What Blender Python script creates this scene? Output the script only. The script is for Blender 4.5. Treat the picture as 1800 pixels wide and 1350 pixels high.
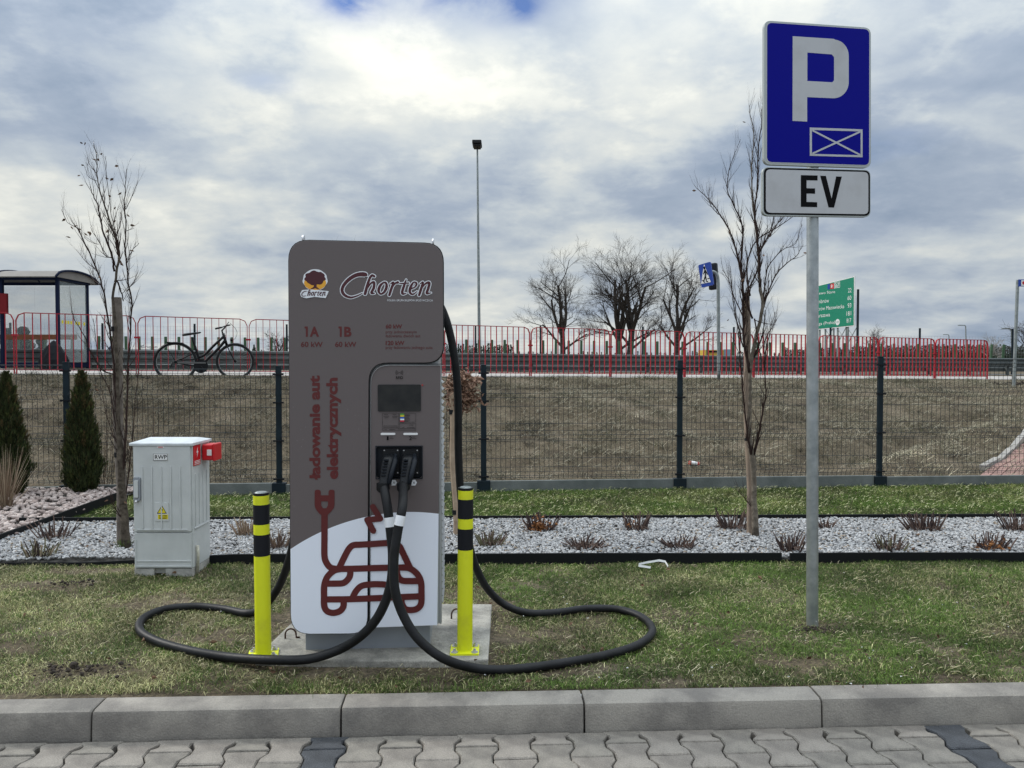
import bpy, bmesh, math, random
import numpy as np
from mathutils import Vector, Matrix, noise as mnoise
from mathutils.geometry import tessellate_polygon

# ------------------------------------------------------------------ camera, light, exposure
for o in list(bpy.data.objects): bpy.data.objects.remove(o)
scene = bpy.context.scene
col = scene.collection
FP = 1352.0; CX, CY = 900.0, 675.0
CAMH = 1.40; PITCH = math.atan(35/FP)
cam_d = bpy.data.cameras.new('camera'); cam = bpy.data.objects.new('camera', cam_d); col.objects.link(cam)
cam_d.sensor_width = 36; cam_d.lens = 36*FP/1800
cam_d.clip_start = 0.05; cam_d.clip_end = 3000
cam.location = (0, 0, CAMH); cam.rotation_euler = (math.pi/2-PITCH, 0, 0)
scene.camera = cam
scene.view_settings.view_transform = 'Standard'
scene.view_settings.look = 'None'
scene.view_settings.gamma = 1
scene.view_settings.use_curve_mapping = False
scene.view_settings.exposure = 0.38
SUN_EL, SUN_AZ = math.radians(36), math.radians(-66)     # azimuth from +Y towards +X
sun_d = bpy.data.lights.new('sun', 'SUN'); sun_d.energy = 1.5; sun_d.angle = math.radians(10); sun_d.color = (1, .95, .87)
sun = bpy.data.objects.new('sun', sun_d); col.objects.link(sun)
sdir = Vector((math.sin(SUN_AZ)*math.cos(SUN_EL), math.cos(SUN_AZ)*math.cos(SUN_EL), math.sin(SUN_EL)))
sun.rotation_euler = sdir.to_track_quat('Z', 'Y').to_euler(); sun.location = (0, 0, 30)

def make_world():
    w = bpy.data.worlds.new('World'); scene.world = w; w.use_nodes = True
    nt = w.node_tree; N = nt.nodes; L = nt.links; N.clear()
    out = N.new('ShaderNodeOutputWorld'); bg = N.new('ShaderNodeBackground'); bg.inputs['Strength'].default_value = 0.1
    L.new(bg.outputs[0], out.inputs[0])
    sky = N.new('ShaderNodeTexSky'); sky.sky_type = 'NISHITA'; sky.sun_disc = False
    sky.sun_elevation = SUN_EL; sky.sun_rotation = SUN_AZ
    tc = N.new('ShaderNodeTexCoord')
    nrm = N.new('ShaderNodeVectorMath'); nrm.operation = 'NORMALIZE'; L.new(tc.outputs['Generated'], nrm.inputs[0])
    sep = N.new('ShaderNodeSeparateXYZ'); L.new(nrm.outputs[0], sep.inputs[0])
    def M(op, a, b=None, c=None, clamp=False):
        n = N.new('ShaderNodeMath'); n.operation = op; n.use_clamp = clamp
        for i, v in enumerate((a, b, c)):
            if v is None: continue
            if isinstance(v, (int, float)): n.inputs[i].default_value = v
            else: L.new(v, n.inputs[i])
        return n.outputs[0]
    zc = M('MAXIMUM', sep.outputs['Z'], 0.0); zz = M('ADD', zc, 0.25)
    com = N.new('ShaderNodeCombineXYZ')
    L.new(M('DIVIDE', sep.outputs['X'], zz), com.inputs[0]); L.new(M('DIVIDE', sep.outputs['Y'], zz), com.inputs[1])
    def nz(scale, detail, rough, dist, off, src=None):
        mp = N.new('ShaderNodeMapping'); mp.inputs['Location'].default_value = off; L.new(src or com.outputs[0], mp.inputs[0])
        n = N.new('ShaderNodeTexNoise'); n.inputs['Scale'].default_value = scale; n.inputs['Detail'].default_value = detail
        n.inputs['Roughness'].default_value = rough; n.inputs['Distortion'].default_value = dist
        L.new(mp.outputs[0], n.inputs[0]); return n.outputs['Fac']
    big = nz(1.3, 2, .5, .2, (3.1, 1.7, 0)); mid = nz(2.5, 8, .50, .20, (7.3, 4.2, 1)); fine = nz(8.0, 8, .60, .25, (1.3, 9.2, 2))
    v = M('ADD', M('ADD', M('MULTIPLY', big, .34), -.055), M('ADD', M('MULTIPLY', mid, .66), M('MULTIPLY', fine, .20)))
    # the large cloud masses of this sky: brighter thin cloud and darker thick cloud in given directions
    def blob(px, py, r, amp, vv, asp=1.0):
        u = (px-CX)/FP; s = (CY-py)/FP
        d = Vector((u, math.cos(PITCH)+math.sin(PITCH)*s, -math.sin(PITCH)+math.cos(PITCH)*s)).normalized()
        sb = N.new('ShaderNodeVectorMath'); sb.operation = 'SUBTRACT'; L.new(nrm.outputs[0], sb.inputs[0]); sb.inputs[1].default_value = d
        ml = N.new('ShaderNodeVectorMath'); ml.operation = 'MULTIPLY'; L.new(sb.outputs[0], ml.inputs[0]); ml.inputs[1].default_value = (1/asp, 1/asp, 1)
        ln = N.new('ShaderNodeVectorMath'); ln.operation = 'LENGTH'; L.new(ml.outputs[0], ln.inputs[0])
        q = M('DIVIDE', ln.outputs['Value'], r); g = M('POWER', 2.718, M('MULTIPLY', M('MULTIPLY', q, q), -1.0))
        return M('ADD', vv, M('MULTIPLY', g, amp))
    puff = nz(3.6, 10, .58, .12, (5.7, 0.4, 9)); pm = N.new('ShaderNodeMapRange'); pm.interpolation_type = 'SMOOTHSTEP'
    pm.inputs[1].default_value = .43; pm.inputs[2].default_value = .60; pm.inputs[3].default_value = -.055; pm.inputs[4].default_value = .055; L.new(puff, pm.inputs[0])
    hi = N.new('ShaderNodeMapRange'); hi.inputs[1].default_value = .10; hi.inputs[2].default_value = .30; hi.inputs[3].default_value = .35; L.new(zc, hi.inputs[0])
    v = M('ADD', v, M('MULTIPLY', pm.outputs[0], hi.outputs[0]))
    for b in SKY_BLOBS: v = blob(b[0], b[1], b[2], b[3], v, b[4])
    cr = N.new('ShaderNodeValToRGB'); L.new(v, cr.inputs[0])
    el = cr.color_ramp.elements
    el[0].position = .34; el[0].color = (.275, .345, .45, 1)
    el[1].position = .80; el[1].color = (.90, .90, .82, 1)
    e = el.new(.46); e.color = (.37, .435, .53, 1)
    e = el.new(.57); e.color = (.52, .575, .62, 1)
    e = el.new(.69); e.color = (.70, .725, .70, 1)
    # overcast skies grow brighter towards the zenith
    gain = M('ADD', 10.0*.755, M('MULTIPLY', M('POWER', zc, 2.5), 10.0*2.6))
    sc = N.new('ShaderNodeVectorMath'); sc.operation = 'SCALE'; L.new(cr.outputs[0], sc.inputs[0]); L.new(gain, sc.inputs['Scale'])
    # a few openings where the blue sky shows
    hole = nz(1.6, 4, .5, .3, (11.2, 2.2, 5))
    hv = M('MULTIPLY', M('SUBTRACT', hole, .68), 3.2, clamp=True)
    hb = blob(612, 0, .022, 1.0, hv, 1.8); hb = blob(835, -14, .028, 1.1, hb, 3.4); hb = blob(465, 145, .010, .28, hb, 3.0); hb = blob(920, 18, .014, .5, hb, 1.5)
    hb = M('MULTIPLY', hb, M('MULTIPLY_ADD', fine, 2.6, -.55, clamp=True), clamp=True)
    bl = N.new('ShaderNodeVectorMath'); bl.operation = 'MULTIPLY_ADD'; L.new(sky.outputs[0], bl.inputs[0])
    bl.inputs[1].default_value = (.62, .72, 1.0); bl.inputs[2].default_value = (0, 0, 0)
    mx = N.new('ShaderNodeMix'); mx.data_type = 'RGBA'; L.new(hb, mx.inputs[0]); L.new(sc.outputs[0], mx.inputs[6]); L.new(bl.outputs[0], mx.inputs[7])
    L.new(mx.outputs[2], bg.inputs['Color'])
SKY_BLOBS = [(560,110,.20,.10,1.3),(90,70,.11,-.16,1.0),(230,140,.07,-.12,1.0),(420,250,.14,.05,2.0),(1100,110,.20,.08,1.4),(1640,230,.22,-.07,1.3),(480,110,.04,-.07,2.5),(780,200,.06,.08,2),(1450,60,.12,.06,2),
             (640,290,.07,-.12,2.2),(1300,330,.12,-.06,3.0),(60,420,.10,.06,1.6),(300,360,.06,.06,2),(950,560,.05,.10,7.0),(1150,430,.05,.07,3)]
make_world()

# ------------------------------------------------------------------ helpers
rnd = random.Random(7); rng = np.random.default_rng(11)
def ray(px, py):
    u = (px-CX)/FP; v = (CY-py)/FP
    return Vector((u, math.cos(PITCH)+math.sin(PITCH)*v, -math.sin(PITCH)+math.cos(PITCH)*v))
def P(px, py, Y):
    r = ray(px, py); k = Y/r.y; return Vector((r.x*k, Y, CAMH+r.z*k))
def G(px, py, z=0.0):
    r = ray(px, py); k = (z-CAMH)/r.z; return Vector((r.x*k, r.y*k, z))
class Fr:
    """a local frame standing at O and turned by yaw a: measures where things sit on an upright face"""
    def __init__(s, O, a): s.O = Vector(O); s.a = a; s.x = Vector((math.cos(a), math.sin(a), 0)); s.y = Vector((-math.sin(a), math.cos(a), 0))
    def m(s, px, py, off=0.0):
        r = ray(px, py); C = Vector((0, 0, CAMH)); p0 = s.O+s.y*off
        k = (p0-C).dot(s.y)/r.dot(s.y); q = C+r*k-s.O
        return (q.dot(s.x), q.z)
    def root(s, name, **k):
        e = empty(name, s.O, s.a); tag(e, **k); return e
def tag(o, label=None, cat=None, group=None, kind=None):
    if label: o['label'] = label
    if cat: o['category'] = cat
    if group: o['group'] = group
    if kind: o['kind'] = kind
    return o
def empty(name, loc=(0,0,0), rz=0.0):
    o = bpy.data.objects.new(name, None); col.objects.link(o); o.location = loc; o.rotation_euler = (0, 0, rz); o.empty_display_size = .1; return o
def newobj(name, me, parent=None):
    o = bpy.data.objects.new(name, me); col.objects.link(o); o.parent = parent; return o

class MB:
    def __init__(s): s.v = []; s.f = []; s.mi = []
    def add(s, vs, fs, m=0):
        n = len(s.v); s.v += [tuple(v) for v in vs]; s.f += [tuple(i+n for i in f) for f in fs]; s.mi += [m]*len(fs); return s
    def box(s, x0, x1, y0, y1, z0, z1, R=None, m=0):
        vs = [Vector((x, y, z)) for z in (z0, z1) for x, y in ((x0,y0),(x1,y0),(x1,y1),(x0,y1))]
        if R: vs = [R @ v for v in vs]
        return s.add(vs, [(3,2,1,0),(4,5,6,7),(0,1,5,4),(1,2,6,5),(2,3,7,6),(3,0,4,7)], m)
    def tube(s, pts, r, n=8, caps=True, m=0, closed=False):
        pts = [Vector(p) for p in pts]; k = len(pts)
        rs = list(r) if isinstance(r, (list, tuple)) else [r]*k
        t0 = (pts[1]-pts[0]).normalized()
        ref = Vector((0,0,1)) if abs(t0.z) < .9 else Vector((1,0,0))
        nx = t0.cross(ref).normalized(); vs = []
        for i in range(k):
            if closed: t = (pts[(i+1)%k]-pts[i-1])
            elif i == 0: t = pts[1]-pts[0]
            elif i == k-1: t = pts[-1]-pts[-2]
            else: t = pts[i+1]-pts[i-1]
            t.normalize(); nx = (nx-t*nx.dot(t))
            nx = nx.normalized() if nx.length > 1e-6 else t.orthogonal().normalized()
            ny = t.cross(nx)
            for j in range(n):
                a = 2*math.pi*j/n; vs.append(pts[i]+(nx*math.cos(a)+ny*math.sin(a))*rs[i])
        fs = []
        for i in range(k if closed else k-1):
            i2 = (i+1) % k
            for j in range(n): fs.append((i*n+j, i*n+(j+1)%n, i2*n+(j+1)%n, i2*n+j))
        if caps and not closed: fs.append(tuple(range(n-1, -1, -1))); fs.append(tuple((k-1)*n+j for j in range(n)))
        return s.add(vs, fs, m)
    def prism(s, outer, y0, y1, holes=(), m=0, cham=0.0):
        """outline in (x,z), front face at y0 (towards the viewer), back at y1"""
        loops = [list(outer)]+[list(h) for h in holes]
        def area(l): return sum(l[i][0]*l[(i+1)%len(l)][1]-l[(i+1)%len(l)][0]*l[i][1] for i in range(len(l)))
        loops = [l if (area(l) > 0) == (i == 0) else l[::-1] for i, l in enumerate(loops)]
        tri = tessellate_polygon([[Vector((x, z, 0)) for x, z in l] for l in loops])
        flat = [p for l in loops for p in l]; n = len(flat)
        vs = [(x, y0, z) for x, z in flat]+[(x, y1, z) for x, z in flat]; fs = []
        for a, b, c in tri:
            A, B, Cc = flat[a], flat[b], flat[c]
            if (B[0]-A[0])*(Cc[1]-A[1])-(B[1]-A[1])*(Cc[0]-A[0]) < 0: b, c = c, b
            fs.append((a, b, c)); fs.append((a+n, c+n, b+n))
        o = 0
        for l in loops:
            k = len(l)
            for i in range(k): a, b = o+i, o+(i+1)%k; fs.append((b, a, a+n, b+n))
            o += k
        return s.add(vs, fs, m)
    def build(s, name, mats, parent=None, smooth=False, bevel=0.0, kind=None, label=None):
        me = bpy.data.meshes.new(name); me.from_pydata(s.v, [], s.f)
        for mt in (mats if isinstance(mats, (list, tuple)) else [mats]): me.materials.append(mt)
        if any(s.mi): me.polygons.foreach_set('material_index', s.mi)
        if smooth is True: me.polygons.foreach_set('use_smooth', [True]*len(me.polygons))
        elif smooth:
            me.polygons.foreach_set('use_smooth', [True]*len(me.polygons)); me.set_sharp_from_angle(angle=math.radians(smooth))
        me.update(); o = newobj(name, me, parent)
        if bevel:
            b = o.modifiers.new('bevel', 'BEVEL'); b.width = bevel; b.segments = 2; b.limit_method = 'ANGLE'; b.angle_limit = math.radians(40); b.harden_normals = False
        if kind: o['kind'] = kind
        if label: o['label'] = label
        return o
def rrect(x0, x1, z0, z1, r, n=5):
    if not isinstance(r, (list, tuple)): r = [r]*4
    out = []
    for (cx, cz, a0), q in zip(((x1, z1, 0), (x0, z1, 90), (x0, z0, 180), (x1, z0, 270)), r):
        sx = -1 if cx == x1 else 1; sz = -1 if cz == z1 else 1
        for i in range(n+1):
            a = math.radians(a0+90*i/n); out.append((cx+sx*q+q*math.cos(a), cz+sz*q+q*math.sin(a)))
    return out
def arc(cx, cz, r, a0, a1, n=8): return [(cx+r*math.cos(math.radians(a0+(a1-a0)*i/n)), cz+r*math.sin(math.radians(a0+(a1-a0)*i/n))) for i in range(n+1)]
def smooth_pts(pts, per=6, closed=False):
    pts = [np.array(p, float) for p in pts]; n = len(pts); out = []
    for i in range(n if closed else n-1):
        p1, p2 = pts[i], pts[(i+1) % n]
        p0 = pts[i-1] if (closed or i > 0) else 2*p1-p2
        p3 = pts[(i+2) % n] if (closed or i+2 < n) else 2*p2-p1
        for k in range(per):
            t = k/per; out.append(.5*((2*p1)+(-p0+p2)*t+(2*p0-5*p1+4*p2-p3)*t*t+(-p0+3*p1-3*p2+p3)*t**3))
    if not closed: out.append(pts[-1])
    return out
_zi = [0]
def ribbon(mb, pts, y, caps=True, closed=False, grow=0.0, m=0):
    """flat painted stroke: pts = (x, z, width) on the plane y"""
    _zi[0] = (_zi[0]+1) % 40; y = y-_zi[0]*0.00001
    P_ = [(p[0], p[1], p[2]+grow) for p in pts]; L, R = [], []; n = len(P_)
    for i, (x, z, w) in enumerate(P_):
        a = P_[max(i-1, 0)] if not closed else P_[i-1]; b = P_[min(i+1, n-1)] if not closed else P_[(i+1) % n]
        dx, dz = b[0]-a[0], b[1]-a[1]; l = math.hypot(dx, dz) or 1; nx, nz_ = -dz/l*w/2, dx/l*w/2
        L.append((x+nx, y, z+nz_)); R.append((x-nx, y, z-nz_))
    vs = [v for p in zip(L, R) for v in p]; fs = [(2*i, 2*i+1, 2*i+3, 2*i+2) for i in range(n-1)]
    if closed: fs.append((2*n-2, 2*n-1, 1, 0))
    mb.add(vs, fs, m)
    if caps and not closed:
        for (x, z, w) in (P_[0], P_[-1]):
            _zi[0] = (_zi[0]+1) % 40
            mb.add([(x+w/2*math.cos(a*math.pi/6), y-0.0004-_zi[0]*1e-5, z+w/2*math.sin(a*math.pi/6)) for a in range(12)], [tuple(range(12))], m)
    return mb

def text_mesh(s, bold=0.0, shear=0.0, space=1.0):
    c = bpy.data.curves.new('t', 'FONT'); c.body = s; c.offset = bold; c.shear = shear; c.resolution_u = 3; c.space_character = space
    o = bpy.data.objects.new('t', c); col.objects.link(o)
    bpy.context.view_layer.update()
    me = bpy.data.meshes.new_from_object(o.evaluated_get(bpy.context.evaluated_depsgraph_get()))
    v = np.zeros(len(me.vertices)*3); me.vertices.foreach_get('co', v); v = v.reshape(-1, 3)
    f = [tuple(p.vertices) for p in me.polygons]
    bpy.data.objects.remove(o); bpy.data.curves.remove(c); bpy.data.meshes.remove(me)
    return v, f
def text(s, x0, x1, z0, z1, y, m, parent, name='lettering', bold=0.012, shear=0.0, rot=False, space=1.0):
    """fit the string into a box on the plane y of its parent"""
    v, f = text_mesh(s, bold, shear, space)
    a = v[:, 0]-v[:, 0].min(); b = v[:, 1]-v[:, 1].min(); a /= a.max(); b /= b.max()
    if rot: X, Z = x1-b*(x1-x0), z0+a*(z1-z0)
    else: X, Z = x0+a*(x1-x0), z0+b*(z1-z0)
    mb = MB(); mb.add(np.c_[X, np.full(len(X), y), Z].tolist(), f); return mb.build(name, m, parent)

# ------------------------------------------------------------------ materials
def mat(name, c, rough=.6, metal=0.0, var=0.0, vscale=8.0, bump=0.0, bscale=60.0, c2=None, spec=.5, coat=0.0, fac=(.35,.65), detail=5, coords='Object', speck=0.0):
    m = bpy.data.materials.new(name); m.use_nodes = True; nt = m.node_tree; N = nt.nodes; L = nt.links
    b = N['Principled BSDF']; b.inputs['Base Color'].default_value = (*c, 1); b.inputs['Roughness'].default_value = rough
    b.inputs['Metallic'].default_value = metal; b.inputs['Specular IOR Level'].default_value = spec; b.inputs['Coat Weight'].default_value = coat
    if var or c2 or bump:
        tc = N.new('ShaderNodeTexCoord')
    if var or c2:
        n = N.new('ShaderNodeTexNoise'); n.inputs['Scale'].default_value = vscale; n.inputs['Detail'].default_value = detail; n.inputs['Roughness'].default_value = .6
        L.new(tc.outputs[coords], n.inputs[0])
        mr = N.new('ShaderNodeMapRange'); mr.inputs[1].default_value = fac[0]; mr.inputs[2].default_value = fac[1]; L.new(n.outputs['Fac'], mr.inputs[0])
        mx = N.new('ShaderNodeMix'); mx.data_type = 'RGBA'; L.new(mr.outputs[0], mx.inputs[0])
        lo = c2 or tuple(x*(1-var) for x in c); hi = c if c2 else tuple(min(1, x*(1+var)) for x in c)
        mx.inputs[6].default_value = (*lo, 1); mx.inputs[7].default_value = (*hi, 1); L.new(mx.outputs[2], b.inputs['Base Color'])
    if speck:
        src = b.inputs['Base Color'].links[0].from_socket
        n3 = N.new('ShaderNodeTexNoise'); n3.inputs['Scale'].default_value = 190; n3.inputs['Detail'].default_value = 3; n3.inputs['Roughness'].default_value = .8; L.new(tc.outputs[coords], n3.inputs[0])
        m3 = N.new('ShaderNodeMapRange'); m3.inputs[1].default_value = .3; m3.inputs[2].default_value = .7; m3.inputs[3].default_value = 1-speck; m3.inputs[4].default_value = 1+speck; L.new(n3.outputs['Fac'], m3.inputs[0])
        sc3 = N.new('ShaderNodeVectorMath'); sc3.operation = 'SCALE'; L.new(src, sc3.inputs[0]); L.new(m3.outputs[0], sc3.inputs['Scale']); L.new(sc3.outputs[0], b.inputs['Base Color'])
    if bump:
        n2 = N.new('ShaderNodeTexNoise'); n2.inputs['Scale'].default_value = bscale; n2.inputs['Detail'].default_value = 6; L.new(tc.outputs[coords], n2.inputs[0])
        bp = N.new('ShaderNodeBump'); bp.inputs['Strength'].default_value = bump; bp.inputs['Distance'].default_value = .01; L.new(n2.outputs['Fac'], bp.inputs['Height']); L.new(bp.outputs[0], b.inputs['Normal'])
    return m
def vmat(name, rough=.8, trans=0.0, spec=.3):
    m = bpy.data.materials.new(name); m.use_nodes = True; N = m.node_tree.nodes; L = m.node_tree.links
    b = N['Principled BSDF']; b.inputs['Roughness'].default_value = rough; b.inputs['Specular IOR Level'].default_value = spec
    a = N.new('ShaderNodeAttribute'); a.attribute_name = 'Col'; L.new(a.outputs['Color'], b.inputs['Base Color'])
    if trans:
        t = N.new('ShaderNodeBsdfTranslucent'); L.new(a.outputs['Color'], t.inputs[0]); mx = N.new('ShaderNodeMixShader'); mx.inputs[0].default_value = trans
        L.new(b.outputs[0], mx.inputs[1]); L.new(t.outputs[0], mx.inputs[2]); L.new(mx.outputs[0], N['Material Output'].inputs[0])
    return m
M_ = {}
M_['conc'] = mat('concrete', (.33,.325,.30), .85, var=.22, vscale=3, bump=.35, bscale=90)
M_['kerb'] = mat('kerb_concrete', (.295,.272,.24), .9, c2=(.165,.152,.138), vscale=3.0, fac=(.40,.60), bump=.35, bscale=120, detail=12, speck=.20)
M_['paver'] = mat('paver_concrete', (.275,.25,.22), .9, c2=(.175,.158,.14), vscale=6, fac=(.40,.62), bump=.5, bscale=150, detail=12, speck=.28)
M_['paver2'] = mat('paver_concrete_warm', (.25,.23,.20), .9, c2=(.155,.142,.126), vscale=8, fac=(.40,.62), bump=.5, bscale=150, detail=12, speck=.28)
M_['paver_dark'] = mat('paver_dark', (.06,.064,.072), .85, var=.3, vscale=9, bump=.8, bscale=170, speck=.4)
M_['joint'] = mat('joint_sand', (.10,.09,.075), .95, var=.4, vscale=30, bump=.5)
M_['steel'] = mat('galvanised_steel', (.44,.47,.48), .42, .75, c2=(.30,.33,.34), vscale=14, bump=.05, bscale=60)
M_['steel_d'] = mat('dull_galvanised', (.26,.29,.29), .55, .5, var=.2, vscale=10)
M_['bolt'] = mat('zinc_bolt', (.6,.6,.62), .3, .9)
M_['yellow'] = mat('yellow_paint', (.70,.74,.012), .45, c2=(.61,.63,.02), vscale=9, fac=(.30,.48), bump=.12, bscale=30, detail=8)
M_['black'] = mat('black_paint', (.008,.009,.013), .5, spec=.25)
M_['rubber'] = mat('black_rubber', (.009,.0095,.011), .5, var=.35, vscale=14, bump=.15, bscale=90, spec=.28)
M_['plastic'] = mat('black_plastic', (.008,.009,.011), .4, bump=.15, bscale=150, spec=.3)
M_['navy'] = mat('anthracite_plastic', (.011,.014,.020), .5, var=.2, vscale=10, spec=.25)
M_['red_print'] = mat('maroon_print', (.105,.012,.012), .45)
M_['white_print'] = mat('white_print', (.80,.82,.86), .4)
M_['orange'] = mat('orange_print', (.80,.33,.02), .4, c2=(.85,.50,.05), vscale=9)
M_['maroon_logo'] = mat('maroon_logo', (.065,.008,.014), .45)
M_['grey_paint'] = mat('grey_painted_steel', (.27,.29,.32), .45, var=.08, vscale=4)
M_['alu'] = mat('aluminium_edge', (.42,.44,.45), .4, .6)
M_['cab'] = mat('cabinet_polyester', (.60,.62,.62), .55, c2=(.52,.54,.54), vscale=6, bump=.08, bscale=200)
M_['cab_top'] = mat('cabinet_lid', (.66,.70,.73), .3, c2=(.52,.55,.57), vscale=9)
M_['red_plastic'] = mat('red_plastic', (.55,.012,.018), .35)
M_['warn_yellow'] = mat('warning_yellow', (.75,.62,.02), .45)
M_['sign_blue'] = mat('sign_blue', (.0008,.002,.23), .45, spec=.10)
M_['sign_white'] = mat('sign_white', (.50,.51,.53), .5, c2=(.42,.42,.43), vscale=5, detail=8, fac=(.25,.5), bump=.04, bscale=250, spec=.2)
M_['sign_edge'] = mat('sign_edge', (.40,.43,.42), .4, .5)
M_['sign_green'] = mat('sign_green', (.005,.22,.13), .4)
M_['white'] = mat('white_paint', (.78,.78,.78), .5)
M_['red_paint'] = mat('red_railing_paint', (.40,.022,.036), .65, c2=(.28,.015,.024), vscale=3, spec=.25)
M_['fence'] = mat('anthracite_fence', (.010,.019,.026), .6, var=.2, vscale=6, spec=.2)
M_['plinth'] = mat('plinth_concrete', (.17,.185,.18), .9, c2=(.11,.125,.12), vscale=4, bump=.3, bscale=70)
M_['edging'] = mat('black_edging', (.008,.009,.010), .7, bump=.2, bscale=20, spec=.2)
M_['green_blade'] = mat('green_plastic_blade', (.075,.135,.075), .8, c2=(.05,.095,.055), vscale=4, spec=.2)
M_['shelter'] = mat('navy_shelter_paint', (.004,.010,.035), .6, spec=.15)
M_['polycarb'] = mat('smoked_polycarbonate', (.20,.185,.17), .55, var=.1, vscale=3, spec=.25)
M_['wood'] = mat('stake_wood', (.42,.32,.23), .8, c2=(.28,.20,.14), vscale=12, bump=.4, bscale=25)
M_['wood_grey'] = mat('weathered_stake', (.20,.17,.145), .9, c2=(.11,.09,.075), vscale=14, bump=.7, bscale=22)
M_['bench'] = mat('bench_wood', (.22,.075,.025), .6, var=.2, vscale=10)
M_['tarp'] = mat('black_tarpaulin', (.010,.011,.014), .75, bump=.6, bscale=8, spec=.15)
M_['bark'] = mat('dark_bark', (.055,.042,.036), .9, var=.4, vscale=20, bump=.5, bscale=40)
M_['bark_y'] = mat('young_bark', (.13,.108,.085), .9, c2=(.045,.037,.030), vscale=22, bump=1.0, bscale=45, spec=.1)
M_['twig'] = mat('red_brown_twig', (.040,.026,.023), .9, spec=.1)
M_['bark_far'] = mat('far_bark', (.055,.047,.042), .95, var=.3, vscale=2, spec=.1)
M_['rust'] = mat('rusty_steel', (.10,.05,.035), .9, c2=(.04,.025,.02), vscale=40, bump=.5)
M_['rail_steel'] = mat('weathered_guardrail', (.12,.135,.135), .7, .2, c2=(.08,.09,.09), vscale=2, spec=.2)
M_['asphalt'] = mat('asphalt', (.055,.055,.058), .85, var=.2, vscale=2, bump=.2)
M_['path'] = mat('path_concrete', (.40,.375,.35), .9, c2=(.30,.285,.27), vscale=1.2, bump=.2, bscale=30)
M_['brick'] = mat('pink_paver', (.33,.19,.16), .9, c2=(.26,.16,.14), vscale=4, bump=.3)
M_['brick_edge'] = mat('path_kerb', (.30,.285,.265), .9, var=.12, vscale=4, bump=.3)
M_['soil_under'] = mat('gravel_bed_soil', (.05,.047,.043), .95, var=.3, vscale=20, bump=.5)
M_['leaf'] = mat('dry_leaf', (.16,.09,.05), .85, c2=(.10,.055,.032), vscale=30)
M_['bw_black'] = mat('print_black', (.006,.006,.007), .8, spec=.08)
M_['litter'] = mat('litter_white', (.50,.51,.51), .6)
def glass(name, c, a):
    m = mat(name, c, .08, spec=.5); m.node_tree.nodes['Principled BSDF'].inputs['Alpha'].default_value = a; return m
M_['glass'] = glass('shelter_glass', (.45,.52,.52), .22)
# sign blue gets only gloss; lamp, bus colours
M_['blue'] = mat('sign_blue_far', (.01,.05,.32), .4)
M_['far_wall'] = mat('far_building_wall', (.50,.52,.55), .7)
M_['far_yellow'] = mat('far_yellow', (.55,.38,.03), .6)

def cpanel():
    """charger front print: grey brown above, white below a wide arc"""
    m = mat('charger_front_print', (.118,.104,.108), .38, coat=.15); nt = m.node_tree; N = nt.nodes; L = nt.links; b = N['Principled BSDF']
    return m

# value noise in numpy for placing grass
def vnoise(x, y, s, seed=0):
    r = np.random.default_rng(seed); T = r.random((64, 64)); X = x/s+1000; Y = y/s+1000
    xi = np.floor(X).astype(int); yi = np.floor(Y).astype(int); fx = X-xi; fy = Y-yi; fx = fx*fx*(3-2*fx); fy = fy*fy*(3-2*fy)
    g = lambda a, b: T[a % 64, b % 64]
    return (g(xi,yi)*(1-fx)+g(xi+1,yi)*fx)*(1-fy)+(g(xi,yi+1)*(1-fx)+g(xi+1,yi+1)*fx)*fy
def fb(x, y, s, seed=0, o=3): return sum(vnoise(x, y, s/2**i, seed+i)*.5**i for i in range(o))/sum(.5**i for i in range(o))

# ------------------------------------------------------------------ terrain
FS = Vector((.43, 18.0)); FD = Vector((.942, .335)).normalized(); FNn = Vector((-FD.y, FD.x))
def st(x, y): return (x-FS.x)*FD.x+(y-FS.y)*FD.y, (x-FS.x)*FNn.x+(y-FS.y)*FNn.y
def from_st(s, t): return FS.x+FD.x*s+FNn.x*t, FS.y+FD.y*s+FNn.y*t
def fence_y(x): return 8.80+.075*(x+.35)
def road_z(s, t):
    s = np.clip(s, -18, 32); t_ = np.clip(t, 0, 5.0)
    return 1.10-.0105*s+.020*t_
def ground_z(x, y, rough=True):
    x = np.asarray(x, float); y = np.asarray(y, float)
    s, t = st(x, y)
    yf = 8.80+.075*(x+.35)+.45
    yc = np.maximum(18+(-.75+.335*(x-.43))/.942, 12.2)
    k = np.clip((y-yf)/(yc-yf), 0, 1); k = k*k*(3-2*k)*.35+k*.65
    z = k*road_z(s, np.maximum(t, 0))-(1-k)*.055*np.clip((y-6.9)/1.5, 0, 1)*np.clip((x+4.6)/1.2, 0, 1)
    if rough:
        w = np.clip(k*6, 0, 1)*np.clip((1-k)*8, 0, 1)
        z = z+w*((fb(x, y, 1.6, 5)-.5)*.28+(fb(x, y, .5, 9)-.5)*.10)
    if rough:
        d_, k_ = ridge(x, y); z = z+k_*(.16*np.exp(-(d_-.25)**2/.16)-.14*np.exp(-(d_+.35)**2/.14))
    return z
def gz(x, y): return float(ground_z(x, y))
RIDGE = ((4.15, 9.75), (8.9, 14.0))
def ridge(x, y):
    (ax, ay), (bx, by) = RIDGE; dx, dy = bx-ax, by-ay; L = math.hypot(dx, dy); t = ((x-ax)*dx+(y-ay)*dy)/L; d = ((x-ax)*dy-(y-ay)*dx)/L
    return d, np.clip(t/1.0, 0, 1)*np.clip((L+1-t)/1.5, 0, 1)

KY = math.atan(.0412)                                       # direction of the kerb
kfr = Fr(Vector((0, 3.262, 0)), KY)
def kerb_back_y(x): return 3.262+.0412*x

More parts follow.
